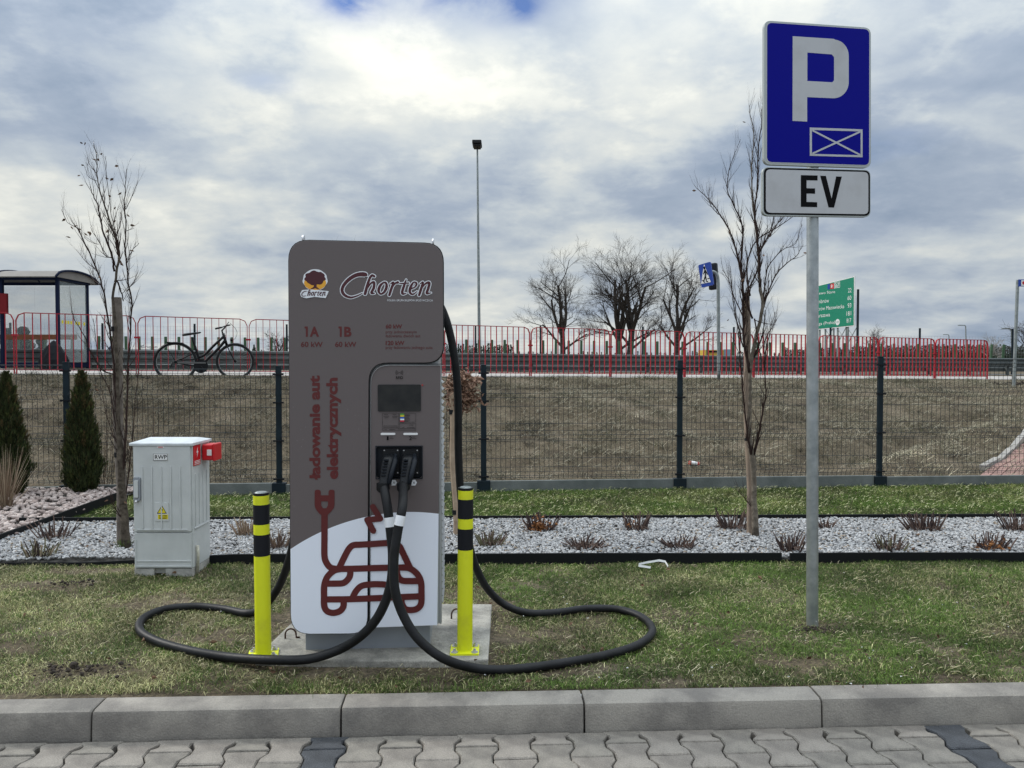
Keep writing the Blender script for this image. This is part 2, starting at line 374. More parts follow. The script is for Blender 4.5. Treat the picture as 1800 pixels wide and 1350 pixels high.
def grid_mesh(name, xs, ys, zf, m, kind='structure', parent=None, uvcol=None):
    X, Y = np.meshgrid(xs, ys); Z = zf(X, Y); nx, ny = len(xs), len(ys)
    v = np.c_[X.ravel(), Y.ravel(), Z.ravel()]
    i = np.arange((nx-1)*(ny-1)); a = (i//(nx-1))*nx+i % (nx-1)
    f = np.c_[a, a+1, a+1+nx, a+nx]
    me = bpy.data.meshes.new(name); me.from_pydata(v.tolist(), [], f.tolist()); me.materials.append(m)
    me.polygons.foreach_set('use_smooth', [True]*len(me.polygons)); me.update()
    o = newobj(name, me, parent); o['kind'] = kind; return o

def soil_mat():
    m = bpy.data.materials.new('turf_soil'); m.use_nodes = True; N = m.node_tree.nodes; L = m.node_tree.links; b = N['Principled BSDF']
    b.inputs['Roughness'].default_value = .95; b.inputs['Specular IOR Level'].default_value = .2
    tc = N.new('ShaderNodeTexCoord')
    def nz(s, d, r=.6):
        n = N.new('ShaderNodeTexNoise'); n.inputs['Scale'].default_value = s; n.inputs['Detail'].default_value = d; n.inputs['Roughness'].default_value = r; L.new(tc.outputs['Object'], n.inputs[0]); return n.outputs['Fac']
    cr = N.new('ShaderNodeValToRGB'); L.new(nz(1.6, 8, .7), cr.inputs[0]); e = cr.color_ramp.elements
    e[0].position = .3; e[0].color = (.055,.043,.033,1); e[1].position = .72; e[1].color = (.20,.17,.135,1)
    x = e.new(.5); x.color = (.105,.088,.062,1)
    cr2 = N.new('ShaderNodeValToRGB'); L.new(nz(42, 5, .75), cr2.inputs[0]); e = cr2.color_ramp.elements
    e[0].position = .35; e[0].color = (.45,.45,.45,1); e[1].position = .68; e[1].color = (1.7,1.6,1.45,1)
    mx = N.new('ShaderNodeMix'); mx.data_type = 'RGBA'; mx.blend_type = 'MULTIPLY'; mx.inputs[0].default_value = 1
    L.new(cr.outputs[0], mx.inputs[6]); L.new(cr2.outputs[0], mx.inputs[7]); L.new(mx.outputs[2], b.inputs['Base Color'])
    bp = N.new('ShaderNodeBump'); bp.inputs['Strength'].default_value = .9; bp.inputs['Distance'].default_value = .02; L.new(nz(60, 6, .7), bp.inputs['Height']); L.new(bp.outputs[0], b.inputs['Normal'])
    return m
M_['soil'] = soil_mat()
xs = np.concatenate([[-900,-400,-200,-100,-60,-40,-30], np.linspace(-24, 30, 180), [36,48,70,110,200,400,900]])
ys = np.concatenate([[3.24], np.linspace(3.5, 9.0, 40), np.linspace(9.12, 26, 120), [28,31,35,40,50,70,100,160,300,600,1200]])
def gfun(X, Y):
    Z = ground_z(X, Y)
    front = Y <= 3.25
    Z = Z+np.where((Y > 3.3) & (Y < 9.5), (fb(X, Y, .45, 3)-.5)*.03, 0)
    return Z-.004
def gfun2(X, Y):
    return gfun(X, Y)
g = grid_mesh('ground', xs, ys, gfun2, M_['soil'])
# first row follows the kerb
for v in g.data.vertices:
    if abs(v.co.y-3.24) < 1e-4: v.co.y = kerb_back_y(max(-9, min(9, v.co.x)))-.02; v.co.z = -.01

# parking area: base sheet, pavers, kerb
pb = MB()
pb.add([kfr.O+kfr.x*a+kfr.y*b+Vector((0,0,-.155)) for a, b in ((-30,-14),(30,-14),(30,-.02),(-30,-.02))], [(0,1,2,3)])
pav = pb.build('parking_surface', M_['joint']); tag(pav, kind='structure')
L_, PITCHX = .10, .150; w1, w2 = .086, .064; J = .0028
def bone(len_=L_):
    R = [(w1-J, -1), (w1-J, -.7), (w2-J, -.3), (w2-J, .3), (w1-J, .7), (w1-J, 1)]
    pr = [(x, z*len_*(1 if abs(z) < 1 else (len_-.0042)/len_)) for x, z in R]
    return pr+[(-x, z) for x, z in pr[::-1]]
def paver_mesh(seed, m):
    r = random.Random(seed); o = bone(); mb = MB(); n = len(o); cen = .006
    def ins(d): return [(x-math.copysign(d, x), z-math.copysign(min(d, abs(z)), z)) for x, z in o]
    top = [(x, z, 0) for x, z in ins(.005)]; mid = [(x, z, -.005) for x, z in o]; bot = [(x, z, -.05) for x, z in o]
    vs = top+mid+bot; fs = [tuple(range(n))]
    for k in (0, n):
        for i in range(n): a, b = k+i, k+(i+1) % n; fs.append((a+n, b+n, b, a))
    mb.add(vs, fs); me = bpy.data.meshes.new('paver'); me.from_pydata(mb.v, [], mb.f); me.materials.append(m); me.update(); return me
pm = [paver_mesh(1, M_['paver']), paver_mesh(2, M_['paver2']), paver_mesh(3, M_['paver_dark'])]
KD = .128                                                    # kerb depth front to back
darkcols = []
for px_ in (592, 1662):
    q = G(px_, 1300, -.115)-kfr.O; darkcols.append(round(q.dot(kfr.x)/PITCHX))
for i in range(-17, 19):
    for j in range(0, 5):
        yoff = -KD-.012-(j+.5)*2*L_-(L_ if i % 2 else 0)
        half = (i % 2 and j == 0)
        if i in darkcols: k = 2
        else: k = 0 if rnd.random() < .6 else 1
        o = newobj('paver', pm[k], pav)
        o.location = kfr.O+kfr.x*(i*PITCHX)+kfr.y*yoff+Vector((0, 0, -.115+rnd.uniform(-.0025, .0015)))
        o.rotation_euler = (rnd.uniform(-.01, .01), rnd.uniform(-.01, .01), KY+rnd.uniform(-.012, .012))
    if i % 2:                                               # half stones against the kerb
        o = newobj('paver', pm[2 if i in darkcols else rnd.choice((0,1))], pav)
        o.scale = (1, .5, 1); o.location = kfr.O+kfr.x*(i*PITCHX)+kfr.y*(-KD-.012-L_*.5)+Vector((0,0,-.1155)); o.rotation_euler = (0,0,KY)
kerb = tag(empty('kerb', kfr.O, KY), kind='structure')
j0 = (G(1031, 1290, -.10)-kfr.O).dot(kfr.x)
for i in range(-5, 5):
    x0, x1 = j0+i*1.0+.004, j0+(i+1)*1.0-.004
    prof = [(0, -.16), (0, -.002), (-.012, .004), (-KD+.022, 0), (-KD+.006, -.006), (-KD, -.022), (-KD-.006, -.12), (-KD-.006, -.16)]
    mb = MB(); n = len(prof); secs = [x0, x0+.006, x1-.006, x1]; vs = []
    for si, xx in enumerate(secs):
        d = .004 if si in (0, 3) else 0
        vs += [(xx, y+(d if y < -.05 else 0), z-(d if z > -.05 else 0)) for y, z in prof]
    fs = [tuple(range(n)), tuple(3*n+k for k in range(n-1, -1, -1))]
    for si in range(3):
        for k in range(n): a, b = si*n+k, si*n+(k+1) % n; fs.append((b, a, a+n, b+n))
    mb.add(vs, fs); mb.v = [(x, y, z) for x, y, z in mb.v]
    o = mb.build('kerbstone', M_['kerb'], kerb, smooth=35)
    o.location = (0, rnd.uniform(-.003, .003), rnd.uniform(-.003, .002)); o.rotation_euler = (rnd.uniform(-.006,.006), 0, rnd.uniform(-.002,.002))

# path behind the railing, road
def strip(name, s0, s1, t0, t1, dz, m, n=60, kind='structure'):
    mb = MB(); vs = []
    for i in range(n+1):
        s = s0+(s1-s0)*i/n
        for t in np.linspace(t0, t1, 5):
            x, y = from_st(s, t); vs.append((x, y, gz(x, y)+dz if t >= 0 else float(road_z(np.array(s), 0))+dz))
    fs = [(i*5+j, (i+1)*5+j, (i+1)*5+j+1, i*5+j+1) for i in range(n) for j in range(4)]
    mb.add(vs, fs); return tag(mb.build(name, m), kind=kind)
strip('footpath', -30, 34, -.55, 3.3, .006, M_['path'])
strip('road', -40, 60, 5.6, 12.5, .006, M_['asphalt'])
strip('road_marking', -40, 60, 6.0, 6.18, .011, M_['white'])

# ------------------------------------------------------------------ grass (individual blades nobody could count)
def blades(name, xy, z, h, w, colr, m, bend=.5, seed=1, tall=False, seg=2, kind='stuff'):
    r = np.random.default_rng(seed); n = len(xy); a = r.random(n)*2*np.pi; d = np.c_[np.cos(a), np.sin(a)]
    b = r.random(n)*2*np.pi; side = np.c_[np.cos(b), np.sin(b)]*w[:, None]*.5
    bd = bend*(.4+1.0*r.random(n)); base = np.c_[xy, z]
    L0 = base.copy(); L0[:, :2] -= side; R0 = base.copy(); R0[:, :2] += side
    if seg == 2:
        mid = base.copy(); mid[:, :2] += d*(h*bd*.35)[:, None]; mid[:, 2] += h*.6*np.sqrt(np.clip(1-(bd*.5)**2, .1, 1))
        tip = base.copy(); tip[:, :2] += d*(h*bd)[:, None]; tip[:, 2] += h*np.clip(1-bd*.62, .10, 1)
        ML = mid.copy(); ML[:, :2] -= side*.7; MR = mid.copy(); MR[:, :2] += side*.7
        V = np.stack([L0, R0, MR, ML, tip], 1).reshape(-1, 3); k = np.arange(n)*5
        tri = np.stack([k, k+1, k+2, k, k+2, k+3, k+3, k+2, k+4], 1).reshape(-1, 3); nv = 5
    else:
        tip = base.copy(); tip[:, :2] += d*(h*bd)[:, None]; tip[:, 2] += h*np.clip(1-bd*.5, .15, 1)
        V = np.stack([L0, R0, tip], 1).reshape(-1, 3); k = np.arange(n)*3; tri = np.stack([k, k+1, k+2], 1); nv = 3
    return raw_mesh(name, V, tri, np.repeat(colr, nv, 0), m, kind)
def raw_mesh(name, V, tri, C, m, kind='stuff', smooth=False):
    me = bpy.data.meshes.new(name); me.vertices.add(len(V)); me.vertices.foreach_set('co', V.astype(np.float32).ravel())
    me.loops.add(tri.size); me.loops.foreach_set('vertex_index', tri.astype(np.int32).ravel())
    me.polygons.add(len(tri)); me.polygons.foreach_set('loop_start', np.arange(0, tri.size, 3, dtype=np.int32))
    if smooth: me.polygons.foreach_set('use_smooth', np.ones(len(tri), bool))
    if C is not None:
        at = me.color_attributes.new('Col', 'FLOAT_COLOR', 'POINT'); at.data.foreach_set('color', np.c_[C, np.ones(len(C))].astype(np.float32).ravel())
    me.materials.append(m); me.update(); me.validate()
    o = newobj(name, me); 
    if kind: o['kind'] = kind
    return o
M_['grass'] = vmat('grass_blades', .7, .25)
M_['stone'] = vmat('gravel_stone', .75)

SLAB = [G(448, 1158, .03), G(857, 1160, .03), G(852, 1062, .03), G(486, 1068, .03)]
SX0, SX1, SY0, SY1 = -1.19, -.115, 3.53, 4.36
def bare(x, y):
    """0 = full turf, 1 = bare soil, at traced worn spots"""
    b = np.zeros_like(x)
    for px, py, rx, ry, a in ((140,1178,.30,.10,.95),(60,1030,.42,.13,.9),(270,1060,.30,.10,.6),(1180,1195,.16,.05,.9),(1410,1165,.22,.09,.95),(1700,1195,.16,.06,.8),
                           (1425,1098,.20,.08,.75),(1770,1110,.2,.1,.7),(1560,1075,.22,.08,.35),(400,1120,.30,.12,.75),(900,1120,.30,.20,.75),(880,1185,.3,.04,.5),(600,1195,.45,.05,.5),
                           (1110,1170,.1,.06,.6),(960,1185,.2,.05,.7),(40,1140,.18,.06,.7),(620,1050,1.0,.2,.5),(170,1003,.4,.09,.9),(120,1030,.1,.05,1)):
        c = G(px, py); b = np.maximum(b, a*np.exp(-(((x-c.x)/rx)**2+((y-c.y)/ry)**2)))
    dx = np.maximum(np.maximum(SX0-x, x-SX1), 0); dy = np.maximum(np.maximum(SY0-y, y-SY1), 0)
    b = np.maximum(b, .85*np.exp(-(np.hypot(dx, dy)/.14)**2))
    return b
EDGE_F = lambda x: 5.37+.012*(x+.1)       # front edging of the gravel bed
EDGE_R = lambda x: 6.74+.02*(x+.1)
def turf_colors(x, y, green, seed=0):
    r = np.random.default_rng(seed); n = len(x); pat = fb(x, y, .55, 21)*.6+fb(x, y, .16, 31)*.4
    gcol = np.array([.125,.175,.045]); g2 = np.array([.060,.098,.025]); dry = np.array([.56,.50,.33]); dd = np.array([.21,.175,.10])
    k = r.random(n); isdry = k > (green+(pat-.5)*1.7)
    t = r.random((n, 1)); c = gcol*(1-t)+g2*t
    t2 = r.random((n, 1)); c = np.where(isdry[:, None], dry*t2+dd*(1-t2), c)
    pm_ = np.clip((fb(x, y, .34, 25)-.5)*2.4+.5, 0, 1)[:, None]; return c*np.array([.97, 1.06, .85])*(.35+1.25*r.random((n, 1)))*(.68+.66*pm_)
# front lawn
n = 430000
x = rng.uniform(-3.7, 4.0, n); y = rng.uniform(3.24, 5.66, n)
keep = (np.abs(x) < y*.69+.15) & (y > 3.262+.0412*x+.005) & (y < EDGE_F(x)-.02) & ~((x > SX0) & (x < SX1) & (y > SY0) & (y < SY1))
x, y = x[keep], y[keep]
bm_ = bare(x, y); pat = fb(x, y, .30, 41)*.55+fb(x, y, .09, 44)*.45
dens = np.clip((1-bm_)*1.1-.80*np.clip((pat-.53)*7, 0, 1), .05, 1); keep = rng.random(len(x)) < dens
x, y = x[keep], y[keep]; bm_ = bm_[keep]
gr = .74-.42*bm_+.12*np.clip((x-.3)/1.8, -1, 1)
h = (.014+.034*rng.random(len(x))**1.4)*(1-.45*bm_)*(.60+.8*fb(x, y, .18, 51)); w = .0018+.0024*rng.random(len(x))
zz = ground_z(x, y)+(fb(x, y, .45, 3)-.5)*.03-.006
blades('front_grass', np.c_[x, y], zz, h, w, turf_colors(x, y, gr, 1), M_['grass'], bend=1.25, seed=2)
# rear lawn
n = 260000
x = rng.uniform(-6.0, 7.2, n); y = rng.uniform(6.7, 9.4, n)
DA = (G(0, 948, .04), G(215, 876, .0))                        # the diagonal edging on the left
def left_of_diag(x, y):
    a, b = DA; return (b.x-a.x)*(y-a.y)-(b.y-a.y)*(x-a.x) > 0
keep = (y > EDGE_R(x)+.03) & (y < fence_y(x)-.05) & (np.abs(x) < y*.70+.2) & ~left_of_diag(x, y)
x, y = x[keep], y[keep]
gr = .78+.0*x; h = .03+.035*rng.random(len(x)); w = .0038+.003*rng.random(len(x))
c = turf_colors(x, y, gr, 3)*np.array([.74, .82, .60])
blades('rear_grass', np.c_[x, y], ground_z(x, y)+(fb(x, y, .45, 3)-.5)*.03-.006, h, w, c, M_['grass'], bend=.9, seed=4, seg=1)
# bank: long dry grass
n = 400000
x = rng.uniform(-11, 17, n); u_ = rng.random(n)
yf = fence_y(x)+.25; yc = np.maximum(18+(-.6+.335*(x-.43))/.942, 12.2); y = yf+(yc-yf)*u_**.9
keep = (np.abs(x) < y*.69+.3); x, y, u_ = x[keep], y[keep], u_[keep]
pa = fb(x, y, .9, 61)*.6+fb(x, y, .25, 65)*.4
lowbare = np.clip(1-(y-fence_y(x)-.3)/.9, 0, 1)
keep = rng.random(len(x)) < np.clip(1.15-1.0*np.clip((pa-.50)*6, 0, 1)-.55*lowbare, .06, 1)
x, y, u_, pa = x[keep], y[keep], u_[keep], pa[keep]
r = rng.random((len(x), 1))**1.6; base = np.array([.27,.255,.175])*r+np.array([.046,.044,.029])*(1-r)
strw = rng.random(len(x)) > .84; base[strw] = np.array([.58,.51,.38])*(.7+.5*rng.random((strw.sum(), 1)))
d_, k_ = ridge(x, y); base *= (1+k_*(.75*np.exp(-(d_-.3)**2/.30)-.45*np.exp(-(d_+.45)**2/.10)))[:, None]  # straw-pale along the ridge; shade of the hollow behind put into blade colour
green = (rng.random(len(x)) < np.clip((u_-.84)*5, .05, .78)); base[green] = np.array([.10,.115,.04])*(.7+.5*rng.random((green.sum(), 1)))
tf = fb(x, y, .35, 81, 2); bm2 = np.clip((fb(x, y, 1.3, 83)-.5)*2.6+.5, 0, 1); bm3 = np.clip((fb(x, y, .22, 87, 2)-.5)*2.2+.5, 0, 1); base *= (.14+.56*bm2+.50*bm3+.20*np.clip(x/6, -1, 1))[:, None]; h = (.03+.20*rng.random(len(x))*np.clip((tf-.35)*3, .15, 1.1))*np.where(u_ > .95, .55+1.1*np.clip((fb(x, y, .8, 91)-.45)*5, 0, 1), 1.0); w = .004+.006*rng.random(len(x))
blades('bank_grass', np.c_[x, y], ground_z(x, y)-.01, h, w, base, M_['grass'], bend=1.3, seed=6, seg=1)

# long pale dead strands lying over the turf
def strands(name, x, y, z, L, w, C, seed):
    r = np.random.default_rng(seed); n = len(x); a = r.random(n)*6.283; d = np.c_[np.cos(a), np.sin(a)]; b = a+(r.random(n)-.5)*1.6; d2 = np.c_[np.cos(b), np.sin(b)]
    p0 = np.c_[x, y, z]; p1 = p0.copy(); p1[:, :2] += d*(L*.5)[:, None]; p1[:, 2] += L*(.10+.28*r.random(n)); p2 = p1.copy(); p2[:, :2] += d2*(L*.5)[:, None]; p2[:, 2] += L*(r.random(n)-.62)*.35
    sd = np.c_[-d[:, 1], d[:, 0], np.full(n, .5)]*(w*.5)[:, None]
    V = np.stack([p0-sd, p0+sd, p1+sd, p1-sd, p2], 1).reshape(-1, 3); k = np.arange(n)*5
    return raw_mesh(name, V, np.stack([k, k+1, k+2, k, k+2, k+3, k+3, k+2, k+4], 1).reshape(-1, 3), np.repeat(C, 5, 0), M_['grass'], 'stuff')
n = 26000; x = rng.uniform(-3.6, 4.0, n); y = rng.uniform(3.3, 5.34, n)
cl = np.clip((fb(x, y, .3, 111)-.5)*2+.5, .15, 1)*np.clip(1.25-bare(x, y), 0, 1); keep = (rng.random(n) < cl) & (np.abs(x) < y*.69+.1) & (y > 3.262+.0412*x+.02) & ~((x > SX0+.05) & (x < SX1-.05) & (y > SY0+.04) & (y < SY1)); x, y = x[keep], y[keep]
t = rng.random((len(x), 1)); C = (np.array([.62,.56,.38])*t+np.array([.26,.24,.10])*(1-t))*(.7+.5*rng.random((len(x), 1)))
strands('straw_strands', x, y, ground_z(x, y)+.006, .014+.032*rng.random(len(x)), .0014+.0013*rng.random(len(x)), C, 12)
n = 8000; x = rng.uniform(-6, 7, n); y = rng.uniform(6.8, 9.3, n); keep = (y < fence_y(x)-.05) & (y > EDGE_R(x)+.05) & (x > -3.9+(y-7)*0) & (np.abs(x) < y*.70); x, y = x[keep], y[keep]
t = rng.random((len(x), 1)); C = (np.array([.60,.58,.36])*t+np.array([.22,.26,.08])*(1-t))
strands('straw_strands', x, y, ground_z(x, y)+.022, .025+.03*rng.random(len(x)), .003+.003*rng.random(len(x)), C, 13)
n = 42000; x = rng.uniform(-10, 16, n); u2 = rng.random(n); yf = fence_y(x)+.25; yc = np.maximum(18+(-.6+.335*(x-.43))/.942, 12.2); y = yf+(yc-yf)*u2**.9
cl = np.clip((fb(x, y, .7, 121)-.5)*3.2+.45, .05, 1); keep = (np.abs(x) < y*.69+.2) & (rng.random(n) < cl) & (u2 < .93); x, y = x[keep], y[keep]
t = rng.random((len(x), 1)); C = (np.array([.46,.42,.31])*t+np.array([.14,.125,.085])*(1-t))*(.55+.4*np.clip(x/8+.5, 0, 1))[:, None]
strands('straw_strands', x, y, ground_z(x, y)+.03, .07+.13*rng.random(len(x)), .005+.004*rng.random(len(x)), C, 14)

# ------------------------------------------------------------------ gravel
def ico():
    p = (1+5**.5)/2; v = np.array([(-1,p,0),(1,p,0),(-1,-p,0),(1,-p,0),(0,-1,p),(0,1,p),(0,-1,-p),(0,1,-p),(p,0,-1),(p,0,1),(-p,0,-1),(-p,0,1)], float)
    f = np.array([(0,11,5),(0,5,1),(0,1,7),(0,7,10),(0,10,11),(1,5,9),(5,11,4),(11,10,2),(10,7,6),(7,1,8),(3,9,4),(3,4,2),(3,2,6),(3,6,8),(3,8,9),(4,9,5),(2,4,11),(6,2,10),(8,6,7),(9,8,1)])
    return v/np.linalg.norm(v[0]), f
def stones(name, x, y, z, size, C, seed):
    r = np.random.default_rng(seed); iv, jf = ico(); n = len(x)
    var = iv[None]*(1+(r.random((24, 12, 1))-.5)*.55)
    V = var[r.integers(0, 24, n)]*np.stack([.55+.35*r.random(n), .42+.25*r.random(n), .30+.25*r.random(n)], 1)[:, None]*size[:, None, None]
    tl = (r.random(n)-.5)*1.2; ct, s_ = np.cos(tl)[:, None], np.sin(tl)[:, None]; V[:, :, 0], V[:, :, 2] = V[:, :, 0]*ct-V[:, :, 2]*s_, V[:, :, 0]*s_+V[:, :, 2]*ct
    a = r.random(n)*6.28; ca, sa = np.cos(a)[:, None], np.sin(a)[:, None]; V[:, :, 0], V[:, :, 1] = V[:, :, 0]*ca-V[:, :, 1]*sa, V[:, :, 0]*sa+V[:, :, 1]*ca
    V += np.stack([x, y, z], 1)[:, None]
    T = (jf[None]+(np.arange(n)*12)[:, None, None]).reshape(-1, 3)
    return raw_mesh(name, V.reshape(-1, 3), T, np.repeat(C, 12, 0), M_['stone'], 'stuff')
def bedz(x, y): return .035+(fb(x, y, .6, 71)-.5)*.03
n = 56000
x = rng.uniform(-5.0, 5.4, n); y = rng.uniform(5.3, 6.95, n)
keep = (y > EDGE_F(x)+.02) & (y < EDGE_R(x)-.01) & (np.abs(x) < y*.69+.15) & ~left_of_diag(x, y); x, y = x[keep], y[keep]
k = rng.random((len(x), 1)); C = np.array([.48,.485,.49])*k+np.array([.19,.19,.195])*(1-k); dk = rng.random(len(x)) > .95; C[dk] = np.array([.26,.21,.16])
stones('white_gravel', x, y, bedz(x, y)+.008*rng.random(len(x)), .012+.010*rng.random(len(x)), C, 5)
n = 5200
x = rng.uniform(-7.2, -3.0, n); y = rng.uniform(6.0, 9.0, n)
keep = left_of_diag(x, y) & (y < fence_y(x)-.05) & (x > -y*.70-.2); x, y = x[keep], y[keep]
k = rng.random((len(x), 1)); C = np.array([.50,.43,.40])*k+np.array([.28,.22,.20])*(1-k)
stones('pinkish_gravel', x, y, .03+.015*rng.random(len(x)), .030+.018*rng.random(len(x)), C, 6)
mb = MB()
xx = np.linspace(-6.5, 6.5, 40)
vs = [(a, EDGE_F(a)+.01, .018) for a in xx]+[(a, EDGE_R(a)-.01, .018) for a in xx]
mb.add(vs, [(i, i+1, 41+i, 40+i) for i in range(39)])
mb.add([(-7.6, 5.6, .014), (DA[0].x-.6, 5.6, .014), (DA[0].x, DA[0].y, .014), (DA[1].x, DA[1].y, .014), (DA[1].x, 8.6, .014), (-7.6, 8.6, .014)], [(0,1,2,3,4,5)])
tag(mb.build('gravel_bed', M_['soil_under']), kind='structure')
def edging(name, pts, h, label):
    mb = MB(); t = .009; vs = []
    for i, p in enumerate(pts):
        a = Vector(pts[max(0, i-1)]); b = Vector(pts[min(len(pts)-1, i+1)]); d = (b-a).normalized(); nrm = Vector((-d.y, d.x, 0))*t
        P0 = Vector(p); vs += [P0-nrm, P0+nrm, P0+nrm+Vector((0,0,h)), P0-nrm+Vector((0,0,h))]
    fs = []
    for i in range(len(pts)-1):
        for k in range(4): a, b = i*4+k, i*4+(k+1) % 4; fs.append((a, b, b+4, a+4))
    n4 = (len(pts)-1)*4; fs += [(3,2,1,0), (n4, n4+1, n4+2, n4+3)]
    mb.add(vs, fs); return tag(mb.build(name, M_['edging']), label, 'garden edging')
edging('garden_edging', [(a, EDGE_F(a)+.006*math.sin(a*3), -.02-.055*max(0, min(1, (-a-2.0)/1.0))) for a in np.linspace(-6, 1.9, 34)], .090, 'black plastic edging strip along the near side of the white gravel, left length')
edging('garden_edging', [(a, EDGE_F(a)+.006*math.sin(a*3), -.02) for a in np.linspace(1.96, 6, 14)], .088, 'black plastic edging strip at the near side of the gravel behind the sign pole')
edging('garden_edging', [(a, EDGE_R(a), -.02) for a in np.linspace((DA[0].x*.35+DA[1].x*.65)-.25, 6, 24)], .085, 'thin black edging strip between the white gravel and the rear lawn')
edging('garden_edging', [tuple(DA[0].lerp(DA[1], k/8)+Vector((0,0,-.02-.04*(1-k/8)))) for k in range(-2, 9)], .10, 'diagonal black edging strip beside the pinkish gravel on the left')

# ------------------------------------------------------------------ mesh fence with concrete plinth
fa = math.atan(.075)
ffr = Fr(Vector((-.35, 8.80, -.05)), fa)
fence = ffr.root('mesh_fence', label='anthracite welded mesh fence on a low concrete plinth below the bank', cat='fence')
posts_px = [(-258,637),(117,638),(490,645),(850,643),(1195,635),(1547,628),(1905,622)]
pxs = [ffr.m(p, 700)[0] for p, _ in posts_px]
wire_h = 1.40
vz = lambda v: v
for i, (px_, py_) in enumerate(posts_px):
    X = pxs[i]; ztop = ffr.m(px_, py_)[1]
    mb = MB(); mb.box(X-.03, X+.03, -.02, .02, -.05, ztop); mb.box(X-.033, X+.033, -.023, .023, ztop, ztop+.012)
    o = mb.build('fence_post', M_['fence'], fence, bevel=.004)
    for k in (.16, .62, 1.08, 1.42):
        if k*ztop/1.5 > ztop: continue
        c = MB(); c.box(X-.06, X-.032, -.03, -.018, k*ztop/1.52, k*ztop/1.52+.02); c.box(X+.032, X+.06, -.03, -.018, k*ztop/1.52, k*ztop/1.52+.02); c.box(X-.032,X+.032,-.032,-.022,k*ztop/1.52+.004,k*ztop/1.52+.016)
        c.build('clamp', M_['black'], o)
    b = MB(); b.box(X-.075, X+.075, -.045, .045, -.05, .115); b.build('plinth_bracket', M_['fence'], fence, bevel=.004)
    if i < len(posts_px)-1:
        X2 = pxs[i+1]
        q = MB(); q.box(X+.07, X2-.07, -.022, .022, -.05, .10+.012*math.sin(i*2.1)+.006*i/2); q.build('plinth_board', M_['plinth'], fence, bevel=.004)
        w = MB(); zt2 = min(ztop, ffr.m(posts_px[i+1][0], posts_px[i+1][1])[1])-.02; zb = .125; H = zt2-zb
        folds = [zb+.09, zb+.09+.42, zb+.09+.9, zt2-.05]
        nW = int(round((X2-X-.06)/.0555))
        prof = [(0, zb)]
        for fz in folds: prof += [(0, fz-.05), (-.035, fz), (0, fz+.05)]
        prof = [p for p in prof if p[1] < zt2]+[(0, zt2)]
        for k in range(nW+1):
            xx_ = X+.03+(X2-X-.06)*k/nW
            w.tube([(xx_, a, b_) for a, b_ in prof], .0026, n=3, caps=False)
        hz = [zb+.02, zt2-.01]+[f for f in folds]+[f+.05 for f in folds]+[f-.05 for f in folds]+list(np.arange(zb+.24, zt2-.1, .2))
        for z_ in hz:
            if z_ > zt2: continue
            yy = -.035 if any(abs(z_-f) < .004 for f in folds) else 0
            w.tube([(X+.03, yy-.005, z_), (X2-.03, yy-.005, z_)], .0028, n=3, caps=False)
        w.build('wire_mesh_panel', M_['fence'], fence, kind='stuff')

# ------------------------------------------------------------------ EV charger
CH = Fr(G(537, 1142, .03), math.radians(3.5))
chg = CH.root('ev_charger', label='tall grey-brown electric car charging station with white lower front and two plug cables', cat='charging station')
OFF = -.085                                                # front panels stand proud of the base
f = lambda px, py, o=OFF: CH.m(px, py, o)
def fpts(L_in): return [f(*p) for p in L_in]
def rounded(pts, radii, n=7):
    """round the corners of a pixel polygon"""
    out = []; k = len(pts)
    for i in range(k):
        p = Vector(pts[i]); a = (Vector(pts[i-1])-p); b = (Vector(pts[(i+1) % k])-p); r = radii[i]
        if r <= 0: out.append(tuple(p)); continue
        a.normalize(); b.normalize(); s0 = p+a*r; s1 = p+b*r
        for j in range(n+1):
            t = j/n; q = s0*(1-t)**2*(1)+p*2*t*(1-t)+s1*t*t; q2 = q*.85+(p+(a+b).normalized()*((a+b).length and r*.414/ max((a+b).length/1.414, .3)))*.0+q*.15; out.append(tuple(q2))
    return out
A_px = rounded([(507,421.5),(778.5,428),(779,637.5),(648,637.5),(645.5,1113.5),(511.5,1114.5)], [38,34,32,34,30,34])
B_px = rounded([(651,641.5),(774,641.5),(768.5,1099.5),(650,1104)], [32,0,0,0])
